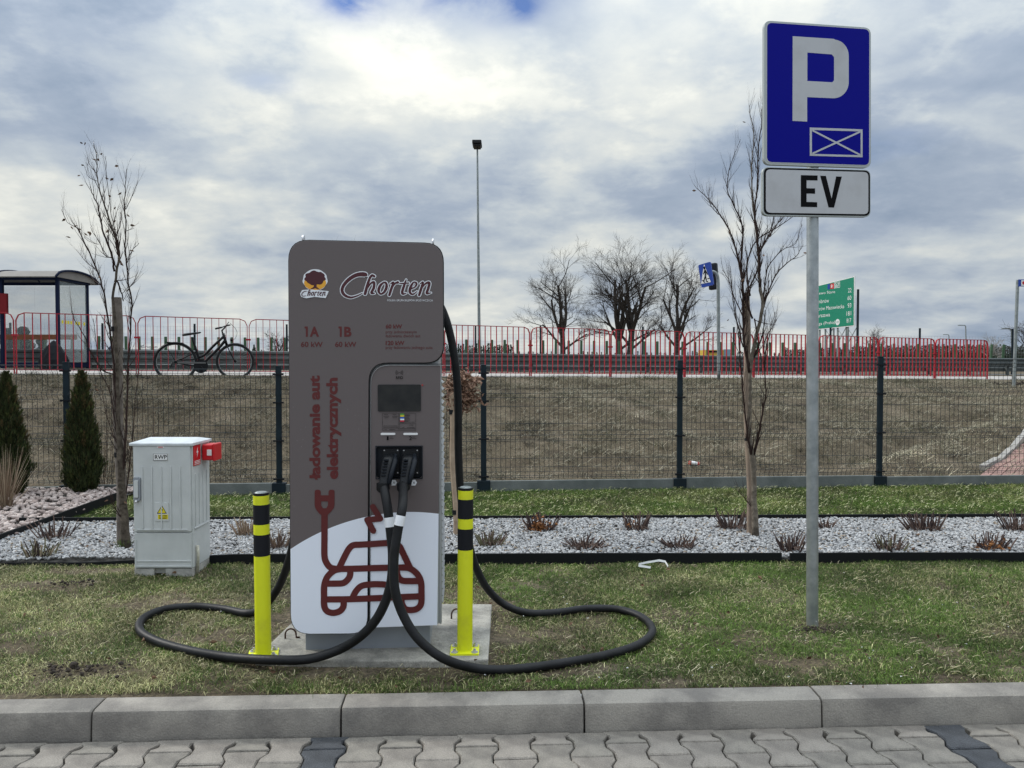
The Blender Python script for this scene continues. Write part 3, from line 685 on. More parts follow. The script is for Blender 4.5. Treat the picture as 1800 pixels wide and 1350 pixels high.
def panel_mat():
    m = mat('charger_front_print', (.124,.103,.104), .40, spec=.35); nt = m.node_tree; N = nt.nodes; L = nt.links; b = N['Principled BSDF']
    pts = [f(511, 965), f(646, 908), f(768, 903)]
    (x1, z1), (x2, z2), (x3, z3) = pts
    a = np.array([[2*(x2-x1), 2*(z2-z1)], [2*(x3-x1), 2*(z3-z1)]]); bb = np.array([x2**2-x1**2+z2**2-z1**2, x3**2-x1**2+z3**2-z1**2])
    cx, cz = np.linalg.solve(a, bb); R = math.hypot(x1-cx, z1-cz)
    tc = N.new('ShaderNodeTexCoord'); sp = N.new('ShaderNodeSeparateXYZ'); L.new(tc.outputs['Object'], sp.inputs[0])
    def MM(op, p, q):
        n = N.new('ShaderNodeMath'); n.operation = op
        for i, v in enumerate((p, q)):
            if isinstance(v, float): n.inputs[i].default_value = v
            else: L.new(v, n.inputs[i])
        return n.outputs[0]
    dx = MM('SUBTRACT', sp.outputs[0], float(cx)); dz = MM('SUBTRACT', sp.outputs[2], float(cz))
    d = MM('SQRT', MM('ADD', MM('MULTIPLY', dx, dx), MM('MULTIPLY', dz, dz)), 0.0)
    k = MM('LESS_THAN', d, float(R))
    mx = N.new('ShaderNodeMix'); mx.data_type = 'RGBA'; L.new(k, mx.inputs[0]); mx.inputs[6].default_value = (.135,.113,.112,1); mx.inputs[7].default_value = (.82,.86,.95,1)
    # fine rain specks
    vo = N.new('ShaderNodeTexVoronoi'); vo.inputs['Scale'].default_value = 55; L.new(tc.outputs['Object'], vo.inputs[0])
    nn = N.new('ShaderNodeTexNoise'); nn.inputs['Scale'].default_value = 5; L.new(tc.outputs['Object'], nn.inputs[0])
    s1 = MM('LESS_THAN', vo.outputs['Distance'], .07); s2 = MM('GREATER_THAN', nn.outputs['Fac'], .60); sp_ = MM('MULTIPLY', MM('MULTIPLY', s1, s2), .45)
    m2 = N.new('ShaderNodeMix'); m2.data_type = 'RGBA'; L.new(sp_, m2.inputs[0]); L.new(mx.outputs[2], m2.inputs[6]); m2.inputs[7].default_value = (.45,.46,.48,1)
    L.new(m2.outputs[2], b.inputs['Base Color']); return m
M_['front'] = panel_mat()
# cabinet body, base, sides
gx0, gz0 = f(513, 1100); gx1, gzt = f(776, 432)
xL = f(513, 700)[0]+.012; xR = f(772, 700)[0]-.004
ztop_ = f(640, 428)[1]-.012; zbot = f(640, 1104)[1]
DEP = .46
mb = MB(); mb.prism(rrect(xL, xR, zbot, ztop_, [.05, .05, .01, .01]), OFF+.032, OFF+DEP)
mb.build('cabinet_body', M_['alu'], chg, smooth=30)
bx0, bx1 = CH.m(537, 1142)[0], CH.m(756, 1138)[0]
mb = MB(); mb.box(bx0, bx1, 0, DEP-.14, -.01, zbot-.001); mb.build('base_plinth', M_['grey_paint'], chg, bevel=.003)
mb = MB(); mb.prism([f(*p) for p in A_px], OFF, OFF+.03); pa_ = mb.build('front_panel', M_['front'], chg, bevel=.003)
mbo = MB()
A_sh = [(x_, z_) for x_, z_ in [f(*p) for p in A_px]]
hole = rrect(f(661.5, 800)[0], f(741.5, 800)[0], f(700, 840.5)[1], f(700, 785)[1], .008)
mb = MB(); mb.prism([f(*p) for p in B_px], OFF+.003, OFF+.03, holes=[hole]); pb_ = mb.build('door_panel', M_['front'], chg, bevel=.002)
# dark backing seen in the seam, and an added dark tube tracing the gap
seam = [f(*p) for p in rounded([(779,640),(649.5,639.5),(648,1104)], [0,34,0])][0:]
mb = MB(); mb.tube([(x_, OFF+.001, z_) for x_, z_ in seam[:-1] if True]+[(seam[-1][0], OFF+.001, seam[-1][1])], .0020, n=6); mb.build('seam_gap_line', M_['plastic'], chg, smooth=True)
mb = MB(); mb.tube([(x_+.0068, OFF-.0002, z_-.006) for x_, z_ in seam], .0011, n=5); mb.build('seam_trim', M_['alu'], chg, smooth=True)
mb = MB(); mb.prism([(x_, z_) for x_, z_ in [f(*p) for p in rounded([(505.6,420),(780,426.5),(780.5,639),(646,639),(647,1115),(510,1116)], [38,34,32,34,30,34])]], OFF+.0085, OFF+.034)
mb.build('panel_rim', M_['plastic'], chg)
# right side louvre strip
lou = empty('louvre_panel'); lou.parent = chg
bk = MB(); bk.box(xR, xR+.004, OFF+.10, OFF+DEP-.03, zbot+.05, f(700, 650)[1]); bk.build('louvre_frame', M_['steel_d'], lou)
zz0 = zbot+.07; k = 0
lm = None
while zz0 < f(700, 655)[1]-.03:
    if lm is None:
        q = MB(); q.add([(0, OFF+.12, 0), (0, OFF+DEP-.05, 0), (.014, OFF+DEP-.05, -.012), (.014, OFF+.12, -.012), (0, OFF+.12, -.02), (0, OFF+DEP-.05, -.02)], [(0,1,2,3),(3,2,5,4),(0,3,4),(1,5,2)])
        o = q.build('louvre', M_['alu'], lou); lm = o.data
    else: o = newobj('louvre', lm, lou)
    o.location = (xR+.004, 0, zz0+.02); zz0 += .0335
mb = MB(); mb.box(xR, xR+.012, OFF+.036, OFF+.085, zbot, f(700, 642)[1]); mb.build('side_profile', M_['alu'], chg, bevel=.002)
# lifting eyes
for px_, py0, py1 in ((532, 414, 424), (761, 417, 430)):
    x_, z_ = f(px_, py1, OFF+.10); q = MB(); q.tube([(x_+.0*math.cos(a), OFF+.12+.016*math.cos(a), z_+.012+.018*math.sin(a)) for a in np.linspace(0, 2*math.pi, 13)[:-1]], .005, n=6, closed=True)
    q.tube([(x_, OFF+.12, z_-.03), (x_, OFF+.12, z_)], .007, n=8); q.build('lifting_eye', M_['bolt'], chg, smooth=True)
YF = OFF-.0012
# screen
x0, z1 = f(664, 676); x1, z0 = f(740, 723)
q = MB(); q.prism(rrect(x0, x1, z0, z1, .006), OFF-.001, OFF+.006); q.build('screen', mat('screen_glass', (.010,.010,.010), .12, c2=(.026,.025,.022), vscale=11, spec=.35), chg)
x0, z0 = f(742.5, 677); q = MB(); q.tube([(x0, OFF+.002, z0), (x0, OFF-.001, z0)], .0035, n=10); q.build('red_indicator', M_['red_plastic'], chg)
# recess with two plugs
hx0, hx1 = f(661.5, 800)[0], f(741.5, 800)[0]; hz0, hz1 = f(700, 840.5)[1], f(700, 785)[1]
q = MB(); t_ = .004
q.box(hx0, hx1, OFF+.024, OFF+.029, hz0, hz1); q.box(hx0-t_, hx0, OFF-.002, OFF+.0295, hz0-t_, hz1+t_); q.box(hx1, hx1+t_, OFF-.002, OFF+.0295, hz0-t_, hz1+t_)
q.box(hx0, hx1, OFF-.002, OFF+.0295, hz1, hz1+t_); q.box(hx0, hx1, OFF-.002, OFF+.0295, hz0-t_, hz0)
q.build('plug_recess', M_['navy'], chg)
Z = lambda X, Y: (480+X/4.5, 640+Y/4.5)
for (cx_, cx2) in ((700, 0), (735, 0)):
    pass
holders = [((672.5, 789.5), (701.5, 834)), ((707, 789.5), (736, 834))]
for a, b in holders:
    x0, z1 = f(*a); x1, z0 = f(*b)
    q = MB(); q.prism(rrect(x0, x1, z0, z1, .006), OFF+.010, OFF+.0235); ho = q.build('plug_holder', M_['plastic'], chg, bevel=.002)
    for sx in (x0+.007, x1-.007):
        for sz in (z0+.007, z1-.007):
            s_ = MB(); s_.tube([(sx, OFF+.012, sz), (sx, OFF+.0085, sz)], .0032, n=8); s_.build('screw', M_['bolt'], ho)
plug_px = [((684, 798), (676, 851)), ((718, 798), (711, 851))]
for (tx, ty), (bx_, by_) in plug_px:
    x0, z0 = f(tx, ty); x1, z1 = f(bx_, by_)
    pl = empty('plug'); pl.parent = chg
    q = MB()
    prof = [(0, .012, .020, .016), (.10, -.012, .027, .030), (.35, -.035, .026, .028), (.65, -.055, .022, .024), (.88, -.068, .021, .024), (1.0, -.074, .024, .026)]
    vs = []; nn_ = 14
    for (t, yy, rx, ry) in prof:
        cx_, cz_ = x0+(x1-x0)*t, z0+(z1-z0)*t
        for j in range(nn_):
            a = 2*math.pi*j/nn_; ca, sa = math.cos(a), math.sin(a); sq = .62
            vs.append((cx_+rx*math.copysign(abs(ca)**sq, ca), OFF+yy+ry*math.copysign(abs(sa)**sq, sa), cz_+.0*sa))
    fs = [(i*nn_+j, (i+1)*nn_+j, (i+1)*nn_+(j+1) % nn_, i*nn_+(j+1) % nn_) for i in range(len(prof)-1) for j in range(nn_)]
    fs += [tuple(range(nn_)), tuple((len(prof)-1)*nn_+j for j in range(nn_-1, -1, -1))]
    q.add(vs, fs); q.build('handle_shell', M_['plastic'], pl, smooth=50)
    q = MB()                                                # right-hand grip rib, split from the shell by a groove
    q.tube([(x0+.029, OFF+.0, z0-.004), (x0+.031, OFF-.040, z0-.03), (x0*.45+x1*.55+.030, OFF-.064, z0*.45+z1*.55), (x1+.027, OFF-.080, z1+.012)], [.009,.013,.012,.011], n=8); q.build('grip_rib', M_['navy'], pl, smooth=True)
    q = MB()
    for t in np.linspace(.15, .62, 6):
        cx_, cz_ = x0+(x1-x0)*t-.006, z0+(z1-z0)*t; yy = -.045-.055*t
        q.box(cx_-.012, cx_+.012, OFF+yy-.006, OFF+yy+.01, cz_-.0025, cz_+.0025)
    q.build('grip_ridges', M_['navy'], pl)
    q = MB(); q.tube([(x1, OFF-.070, z1+.018), (x1+.001, OFF-.072, z1-.012), (x1+.003, OFF-.072, z1-.022)], [.030,.031,.024], n=12); q.build('cable_gland', M_['plastic'], pl, smooth=40)
# hexagon K labels
for (cx_, cy_) in ((693, 848.5), (728, 848.5)):
    x_, z_ = f(cx_, cy_); q = MB(); w_, h_ = .0125, .0135
    hexo = [(x_-w_, z_-h_), (x_+w_*.45, z_-h_), (x_+w_*1.05, z_), (x_+w_*.45, z_+h_), (x_-w_, z_+h_)]
    q.prism(hexo, OFF-.0005, OFF+.002); q.build('connector_label', M_['white_print'], chg)
    text('K', x_-.003, x_+.004, z_-.0045, z_+.0045, OFF-.0009, M_['bw_black'], chg, bold=.02)
# white light bars
for a, b in (((669, 761), (695, 764.6)), ((709, 761), (734.5, 764.6))):
    x0, z1 = f(*a); x1, z0 = f(*b); q = MB(); q.prism(rrect(x0, x1, z0, z1, abs(z1-z0)*.48), OFF-.001, OFF+.004); q.build('light_bar', M_['white'], chg)
# information label print
lab = empty('information_label'); lab.parent = chg
def frame_line(mb, x0, x1, z0, z1, w, y): 
    mb.box(x0, x1, y, y+.0006, z0, z0+w); mb.box(x0, x1, y, y+.0006, z1-w, z1); mb.box(x0, x0+w, y, y+.0006, z0+w, z1-w); mb.box(x1-w, x1, y, y+.0006, z0+w, z1-w)
q = MB()
for a, b in (((672, 726.5), (701, 751)), ((702.5, 726.5), (731, 742)), ((702.5, 744), (731, 753)), ((672, 752.5), (701, 757)), ((702.5, 754), (731, 757))):
    x0, z1 = f(*a); x1, z0 = f(*b); frame_line(q, x0, x1, z0, z1, .0008, OFF-.0008)
for X0, X1, Yc in ((675,682,728.5),(690,697,728.5),(674,684,731.5),(689,699,731.5),(676,683,734),(690,698,734),(674,699,748.5),(676,680,755),(684,694,755),(711,720,729),(711,721,730.6),(711,719,733),(711,720,735.5),(711,721,738),(711,718,740),(707,711,751),(715,729,751),(719,727,747),(685,690,768),(685,692,770.5),(724,730,768),(724,732,770.5)):
    x0, z1 = f(X0, Yc); x1, _ = f(X1, Yc); q.box(x0, x1, OFF-.0008, OFF-.0002, z1-.0012, z1)
q.build('label_lines', M_['bw_black'], lab)
for i, (c_, yy) in enumerate((((.12,.33,.06), 728.3), ((.75,.60,.03), 731.2), ((.02,.12,.6), 734.4), ((.8,.9,.92), 737.2), ((.6,.02,.05), 740.0))):
    x0, z1 = f(703.5, yy-1.2); x1, z0 = f(710.5, yy+1.2); q = MB(); q.box(x0, x1, OFF-.0012, OFF-.0004, z0, z1); q.build('colour_patch', mat('label_colour', c_, .5), lab)
for s_, a, b in (('1', (680, 767), (683, 773.5)), ('2', (719, 767), (724, 773.5))):
    x0, z1 = f(*a); x1, z0 = f(*b); text(s_, x0, x1, z0, z1, YF+.003-.003, M_['bw_black'], chg, bold=.004)
x0, z1 = f(696, 661.5); x1, z0 = f(708.5, 666.2); text('RFID', x0, x1, z0, z1, YF, M_['bw_black'], chg, bold=.01)
q = MB(); cx_, cz_ = f(702, 655)
q.add([(cx_+.0018*math.cos(a*math.pi/5), YF, cz_+.0018*math.sin(a*math.pi/5)) for a in range(10)], [tuple(range(10))])
for R_ in (.0065, .0115, .0165):
    for sd in (0, 180): ribbon(q, [(cx_+R_*math.cos(math.radians(sd+t)), cz_+R_*math.sin(math.radians(sd+t)), .0016) for t in np.linspace(-42, 42, 9)], YF, caps=False)
q.build('rfid_symbol', M_['bw_black'], chg)
# big lettering
T = lambda s_, a, b, m=M_['red_print'], **k: text(s_, f(*a)[0], f(*b)[0], f(*b)[1], f(*a)[1], YF, m, chg, **k)
T('A', (544.5, 574), (561, 592), bold=.04); T('60 kW', (529, 600.5), (567.5, 610), bold=.018)
T('B', (605, 574.3), (618, 592), bold=.04); T('60 kW', (589, 600.5), (626.5, 610), bold=.018)
T('60 kW', (678, 570), (707, 577.5), bold=.03); T('przy jednoczesnym', (678, 580.8), (732.5, 587.3), bold=0); T('ładowaniu dwóch aut', (678, 587.6), (739, 593), bold=0)
T('120 kW', (678, 599), (711, 606.8), bold=.03); T('przy ładowaniu jednego auta', (678, 608), (760.5, 615), bold=0)
T('POLSKA GRUPA SKLEPÓW SPOŻYWCZYCH', (681, 525), (760.5, 530), m=M_['white_print'], bold=0)
for xo in (535.5, 595.2):
    mb = MB(); mb.prism([f(xo+a, 573.9+b) for a, b in ((0,0),(5.6,0),(5.6,18.2),(2.2,18.2),(2.2,3.4),(0,3.4))], YF, YF+.0003); mb.build('lettering', M_['red_print'], chg)
def T90(s_, x0p, x1p, y0p, y1p, **k): text(s_, f(x0p, 750)[0], f(x1p, 750)[0], f(550, y1p)[1], f(550, y0p)[1], YF, M_['red_print'], chg, rot=True, **k)
T90('ładowanie aut', 543.5, 563, 660, 843, bold=.042); T90('elektrycznych', 574, 600, 664, 842.5, bold=.042)
# script logo strokes, (x, y, width) in the zoomed logo's units
Lg = lambda X, Y: f(500+X/6.207, 460+Y/6.207)
uw = f(700, 500)[0]-f(699, 500)[0]
def logo(strokes, y0, grow, m, name, parent, T_=Lg, sc=1/6.207, w_s=1.0):
    mb = MB()
    for S in strokes:
        ps = smooth_pts([(*T_(X, Y), w*sc*uw*w_s) for X, Y, w in S], 6); ribbon(mb, [tuple(p) for p in ps], y0, grow=grow*uw, caps=True)
    return mb.build(name, m, parent)
strokes = [[(905,158,4),(880,140,44),(800,142,42),(720,182,38),(652,250,34),(630,312,32),(655,362,30),(720,390,22),(790,374,15),(850,345,8)],
 [(980,160,26),(955,150,24),(930,185,26),(905,260,30),(880,350,32)],[(895,310,8),(940,240,18),(978,225,26),(975,285,28),(950,340,26),(985,348,8)],
 [(1085,225,16),(1045,262,28),(1028,315,30),(1050,352,18),(1090,330,26),(1115,275,30),(1108,232,22),(1085,225,16)],
 [(1160,240,12),(1190,228,22),(1165,300,28),(1145,365,26)],[(1172,290,8),(1205,240,18),(1238,226,28)],
 [(1328,198,12),(1308,255,26),(1285,330,28),(1295,352,22),(1330,345,8)],[(1258,240,12),(1355,233,14)],
 [(1378,300,10),(1425,275,16),(1442,238,22),(1410,225,16),(1378,275,28),(1368,330,28),(1400,356,18),(1448,325,8)],
 [(1485,238,12),(1512,228,22),(1490,300,28),(1470,365,26)],[(1495,300,8),(1535,243,18),(1580,230,28),(1570,290,28),(1552,345,24),(1600,340,8)]]
logo(strokes, YF-.0002, 3.0, M_['white_print'], 'logo_outline', chg); logo(strokes, YF-.0016, 0, M_['maroon_logo'], 'logo_letters', chg)
em = empty('tree_emblem'); em.parent = chg
# tree emblem
def poly(pts, y, m, name, par, TT=Lg):
    mb = MB(); mb.prism([TT(*p) for p in pts], y, y+.0004); return mb.build(name, m, par)
rr = random.Random(3)
crown = [(335+112*math.cos(a)*(1+.07*math.sin(9*a)), 178+76*math.sin(a)*(1+.09*math.sin(7*a+1))) for a in np.linspace(0, 2*math.pi, 50)[:-1]]
poly([(335+135*math.cos(a)*(1+.03*math.sin(9*a)), 200+118*math.sin(a)) for a in np.linspace(0, 2*math.pi, 40)[:-1]], YF, M_['white_print'], 'emblem_border', em)
poly([(335+120*math.cos(a), 232+78*math.sin(a)) for a in np.linspace(0, 2*math.pi, 40)[:-1]], YF-.0006, M_['orange'], 'emblem_sun', em)
poly(crown, YF-.0012, M_['maroon_logo'], 'emblem_crown', em)
poly([(318,240),(300,225),(310,215),(330,232),(345,215),(360,228),(395,232),(352,250),(352,275),(390,305),(335,290),(275,308),(322,272)], YF-.0016, M_['maroon_logo'], 'emblem_trunk', em)
poly([(172,350),(195,310),(280,303),(380,312),(485,322),(452,398),(330,385),(240,400),(185,385)], YF-.0020, M_['white_print'], 'emblem_banner', em)
sm = [[(250,322,4),(215,328,8),(192,352,9),(200,375,8),(240,372,4)]]+[[((X-880)*.270+256, (Y-350)*.30+368, w*.36) for X, Y, w in S] for S in strokes[1:]]
logo(sm, YF-.0030, 0, M_['maroon_logo'], 'emblem_letters', em)
# plug and car emblem
Cg = lambda X, Y: f(480+X/3.97, 860+Y/3.97)
W = 45
def S_(pts, w=W): return [(x_, y_, w) for x_, y_ in pts]
car = [S_([(359,170),(359,330),(359,462),(372,510),(400,545),(440,556)]), S_([(420,556),(560,554),(760,548),(930,545)]),
 S_([(462,548),(500,468),(530,415),(560,390),(610,386),(700,381),(790,375),(850,378),(882,398),(915,462),(955,545)]),
 S_([(470,556),(425,568),(380,610),(358,670),(356,750),(358,815),(378,850),(420,862),(465,850),(490,820),(494,775)]),
 S_([(362,768),(550,766),(800,756),(1030,746)]), S_([(362,658),(430,658),(490,654),(525,625),(538,595),(538,560)]),
 S_([(552,762),(578,712),(615,676),(670,664),(740,662),(790,668),(830,700),(850,752)]),
 S_([(900,545),(955,552),(1005,590),(1032,645),(1036,720),(1034,795),(1010,830),(970,842),(925,836),(900,800),(895,758)]),
 S_([(1030,640),(960,640),(900,636),(870,605),(862,560)])]
mb = MB()
for S in car: ribbon(mb, [tuple(p) for p in smooth_pts([(*Cg(X, Y), w/3.97*uw) for X, Y, w in S], 5)], YF-.0002)
mb.build('car_emblem', M_['red_print'], chg)
mb = MB(); mb.prism([Cg(*p) for p in rounded([(291,3),(333,3),(333,42),(388,42),(388,3),(429,3),(429,125),(400,160),(380,180),(337,180),(315,160),(291,125)], [16,18,0,0,18,16,20,12,0,0,12,20], 4)], YF-.0012, YF+.0002,
         holes=[[Cg(*p) for p in ((336,84),(384,84),(384,112),(372,132),(348,132),(336,112))]]); mb.build('plug_emblem', M_['red_print'], chg)
mb = MB()
for a, b in (((697,122),(748,205)), ((748,205),(657,212)), ((657,212),(700,290))): ribbon(mb, [(*Cg(*a), 42/3.97*uw), (*Cg(*b), 42/3.97*uw)], YF-.0012)
mb.build('bolt_emblem', M_['red_print'], chg)

# cables (hold to the charger at both ends: parts of it)
def cable(pts, r, per=8, name='charging_cable'):
    sp = smooth_pts([tuple(p) for p in pts], per); mb = MB(); Ri = Matrix.Rotation(-CH.a, 3, 'Z')
    lp_ = [Ri @ (Vector(p)-CH.O) for p in sp]; mb.tube(lp_, r, n=12); mb.build(name, M_['rubber'], chg, smooth=True); return lp_
def GR(px, py, z=.024): return G(px, py, z)
w2l = lambda x_, z_, o: CH.O+CH.x*x_+CH.y*o+Vector((0,0,z_))
e1 = w2l(*f(676, 853), OFF-.070)+Vector((0,0,-.0)); e2 = w2l(*f(711, 853), OFF-.070)
cab1 = [e1+Vector((0,0,.02)), P(680.5, 888, 3.47), P(686, 932, 3.45), P(690, 980, 3.44), P(686, 1030, 3.44), P(668, 1078, 3.45), P(640, 1113, 3.47), P(600, 1140, 3.50), GR(545, 1158, .05), GR(480, 1160, .052), GR(400, 1155), GR(330, 1143), GR(275, 1127), GR(246, 1108), GR(252, 1087), GR(290, 1071), GR(345, 1066), GR(395, 1071), GR(435, 1078, .03), P(462, 1068, 4.20), P(488, 1035, 4.16), P(506, 990, 4.12), P(520, 930, 4.08), P(528, 850, 4.06), P(532, 700, 4.05), P(536, 560, 4.03), w2l(xL+.02, 1.70, OFF+.3)]
lc1 = cable(cab1, .0215)
cab2 = [e2+Vector((0,0,.02)), P(707.5, 890, 3.40), P(699, 935, 3.37), P(692.5, 985, 3.355), P(695, 1040, 3.345), P(712, 1088, 3.34), P(740, 1128, 3.335), P(785, 1160, 3.345), GR(845, 1176, .03), GR(910, 1176), GR(1000, 1164), GR(1080, 1148), GR(1128, 1130), GR(1147, 1108), GR(1128, 1085), GR(1085, 1071), GR(1030, 1070), GR(975, 1077), GR(925, 1077, .03), P(886, 1062, 4.25), P(857, 1035, 4.22), P(836, 995, 4.19), P(822, 945, 4.16), P(811, 880, 4.13), P(806, 800, 4.10), P(805, 700, 4.07), P(799, 630, 4.04), P(788, 575, 4.02), P(775, 540, 4.0), w2l(xR-.03, f(700, 520)[1], OFF+.30)]
lc2 = cable(cab2, .0208)
for lp_, zt_ in ((lc1, P(684, 909, 3.46).z), (lc2, P(702, 907, 3.38).z)):
    seg_ = [p for p in lp_[:30] if zt_-.045 <= p.z+.03 <= zt_+.004]
    if len(seg_) < 2: seg_ = lp_[14:18]
    q = MB(); q.tube(seg_, .0224, n=14); q.build('cable_tag', M_['white_print'], chg, smooth=60)

# slab under the charger
mb = MB()
sp_ = [(SX0-.01, SY0+.02), (SX0+.3, SY0-.006), (SX1-.2, SY0-.012), (SX1+.004, SY0+.01), (SX1, SY1), (SX1-.4, SY1+.01), (SX0+.06, SY1), (SX0+.02, SY0+.5)]
n_ = len(sp_); mb.add([(x_, y_, .030) for x_, y_ in sp_]+[(x_*1.0, y_, -.05) for x_, y_ in sp_], [tuple(range(n_))]+[(i+n_, (i+1) % n_+n_, (i+1) % n_, i) for i in range(n_)])
sl = mb.build('concrete_slab', mat('slab_concrete', (.42,.40,.355), .9, c2=(.17,.165,.15), vscale=6, bump=.9, bscale=45, detail=13, speck=.3), bevel=.006)
tag(sl, 'rough pale concrete slab carrying the charging station and two bollards', 'concrete slab')
for px_, py_, an, lb in ((511, 1122, .15, 'rusty lifting loop in the slab left of the charger base'), (801, 1086, .6, 'rusty lifting loop in the slab behind the right bollard')):
    c_ = G(px_, py_, .03); d_ = Vector((math.cos(an), math.sin(an), 0)); q = MB()
    pts = [c_-d_*.026+Vector((0,0,-.01)), c_-d_*.026+Vector((0,0,.02))]+[c_-d_*.026*math.cos(a)+Vector((0,0,.022+.026*math.sin(a))) for a in np.linspace(0, math.pi, 9)]+[c_+d_*.027+Vector((0,0,.005)), c_+d_*.045+Vector((0,0,.002))]
    q.tube(pts, .0045, n=7); tag(q.build('lifting_loop', M_['rust'], smooth=True), lb, 'lifting loop')

# ------------------------------------------------------------------ bollards
def bollard(px, py, topx, topy, label, rot):
    b = G(px, py, .03); top = P(topx, topy, b.y); R = .0365; hgt = (top-b).length
    root = empty('bollard', b, rot); tag(root, label, 'bollard', 'yellow and black bollards beside the charger')
    tilt = (top-b).normalized(); q = Vector((0,0,1)).rotation_difference(tilt)
    def seg(name, z0, z1, m, r=R, par=root, n=28):
        mb = MB(); mb.tube([(0,0,z0),(0,0,z1)], r, n=n); o = mb.build(name, m, par, smooth=40); return o
    tube = seg('post_tube', .006, hgt-.006, M_['yellow'])
    k = hgt
    for z0, z1 in ((k-.085-.055, k-.048), (k-.275-.013, k-.188)): seg('black_band', z0-.0, z1, M_['black'], R+.0006)
    cap = seg('end_cap', k-.006, k+.006, M_['plastic'], R-.001)
    mb = MB(); mb.tube([(0,0,k+.006),(0,0,k+.010)], [R-.008, R-.012], n=20); mb.build('cap_disc', M_['steel_d'], cap, smooth=40)
    mb = MB(); mb.prism(rrect(-.068, .068, -.062, .062, .005), -.004, .004); mb.v = [(x_, z_, -y_+.004) for x_, y_, z_ in mb.v]; pl = mb.build('base_plate', M_['yellow'], root, bevel=.001)
    for sx in (-.047, .047):
        for sy in (-.041, .041):
            mb = MB(); mb.tube([(sx,sy,.008),(sx,sy,.011)], .017, n=16); mb.tube([(sx,sy,.011),(sx,sy,.019)], .010, n=6); mb.tube([(sx,sy,.019),(sx,sy,.026)], .0055, n=8); mb.build('anchor_bolt', M_['bolt'], pl, smooth=40)
    root.rotation_mode = 'QUATERNION'
    from mathutils import Quaternion
    root.rotation_quaternion = q @ Quaternion((0,0,1), rot)
    return root
bollard(463, 1152, 459, 868, 'yellow bollard with black bands left of the charger, its foot partly behind the cable', .25)
bollard(817, 1144, 818.5, 859, 'yellow bollard with black bands and bolted foot plate right of the charger', .03)

# ------------------------------------------------------------------ service cabinet RWP
RC = Fr(G(233, 1012, .0), 0.0)
rw = RC.root('utility_cabinet', label='light grey electrical cabinet marked RWP with a red box on its right side', cat='utility cabinet')
c = lambda X, Y, o=0.0: RC.m(200+X/4.5, 740+Y/4.5, o)     # units of the zoomed view
x0 = c(150, 500)[0]-.006; x1 = c(626, 800)[0]; zt = c(400, 186)[1]; zm = c(400, 880)[1]; zb = c(400, 1168)[1]; D = .30
mb = MB(); mb.box(x0+.004, x1-.004, .012, D, zb, zt); mb.build('cabinet_body', M_['cab'], rw, bevel=.006)
for (a0, a1) in ((0, .36), (.52, 1.0)):
    mb = MB(); mb.box(x0+.006+(x1-x0)*a0*.99, x0+(x1-x0)*a1-.006, .006, D-.004, -.02, zb-.001); mb.build('concrete_foot', mat('foot_concrete', (.50,.49,.46), .9, c2=(.30,.29,.27), vscale=14, bump=.4), rw, bevel=.004)
mb = MB(); mb.box(x0+.10, x1-.08, .02, D-.02, .012, zb-.001); mb.build('foot_bridge', M_['conc'], rw)
# lower front cover, door
mb = MB(); mb.box(x0+.012, x1-.012, 0, .013, zb+.004, zm-.006); lc = mb.build('lower_cover', M_['cab'], rw, bevel=.003)
mb = MB(); fx0, fx1 = c(180, 900)[0], c(610, 900)[0]; mb.box(fx0, fx1, -.004, 0, c(0, 1112)[1], c(0, 1104)[1]); mb.box(fx0, fx1, -.004, 0, zb+.012, zb+.018); mb.box(fx0-.004, fx0, -.004, 0, zb+.018, zm-.05); mb.box(fx1, fx1+.004, -.004, 0, zb+.018, zm-.05); mb.build('cover_rib', M_['cab'], lc, bevel=.001)
dx0, dx1, dz0, dz1 = c(158, 500)[0], c(608, 500)[0], zm+.004, c(0, 196)[1]
mb = MB(); mb.box(dx0, dx1, -.006, .011, dz0, dz1); door = mb.build('door', M_['cab'], rw, bevel=.004)
rib = None
for X in (226, 301, 376, 450, 524):
    xa = c(X+6, 600)[0]; za, zb_ = c(0, 850)[1], c(0, 358)[1]
    mb = MB(); mb.prism(rrect(-.004, .004, 0, zb_-za, .0035, 3), -.006, 0); o = mb.build('vertical_rib', M_['cab'], door, bevel=.0015); o.location = (xa, -.006, za)
mb = MB(); mb.box(dx0+.02, dx1-.02, -.010, -.006, c(0, 862)[1], c(0, 854)[1]); mb.build('bottom_rib', M_['cab'], door, bevel=.001)
hx, hz_ = c(190, 530)
mb = MB(); mb.prism(rrect(hx-.020, hx+.024, c(0, 628)[1], c(0, 442)[1], .012), -.022, -.006); hd = mb.build('door_handle', M_['grey_paint'], door, bevel=.003, label='blue grey plastic door handle')
mb = MB(); mb.prism(rrect(hx-.012, hx+.014, c(0, 600)[1], c(0, 465)[1], .005), -.030, -.024); mb.build('handle_lever', M_['cab'], hd, bevel=.002) if False else mb.build('handle_lever', M_['cab'], door, bevel=.002)
mb = MB(); zk = c(0, 632)[1]; mb.tube([(hx, -.03, zk), (hx, -.006, zk)], .007, n=12); mb.tube([(hx-.007*math.cos(a), -.032, zk-.010+.009*math.sin(a)) for a in np.linspace(0, 2*math.pi, 12)[:-1]], .002, n=5, closed=True); mb.build('padlock', M_['bolt'], door, smooth=True)
xa, za = c(316, 312); xb, zb2 = c(431, 256)
mb = MB(); mb.box(xa, xb, -.009, -.006, za, zb2); pl = mb.build('nameplate', M_['white'], door)
mb = MB(); frame_line(mb, xa+.001, xb-.001, za+.001, zb2-.001, .0022, -.0098); mb.build('nameplate_border', M_['bw_black'], pl)
text('RWP', c(326, 0)[0], c(421, 0)[0], c(0, 300)[1], c(0, 268)[1], -.0096, M_['bw_black'], pl, bold=.012)
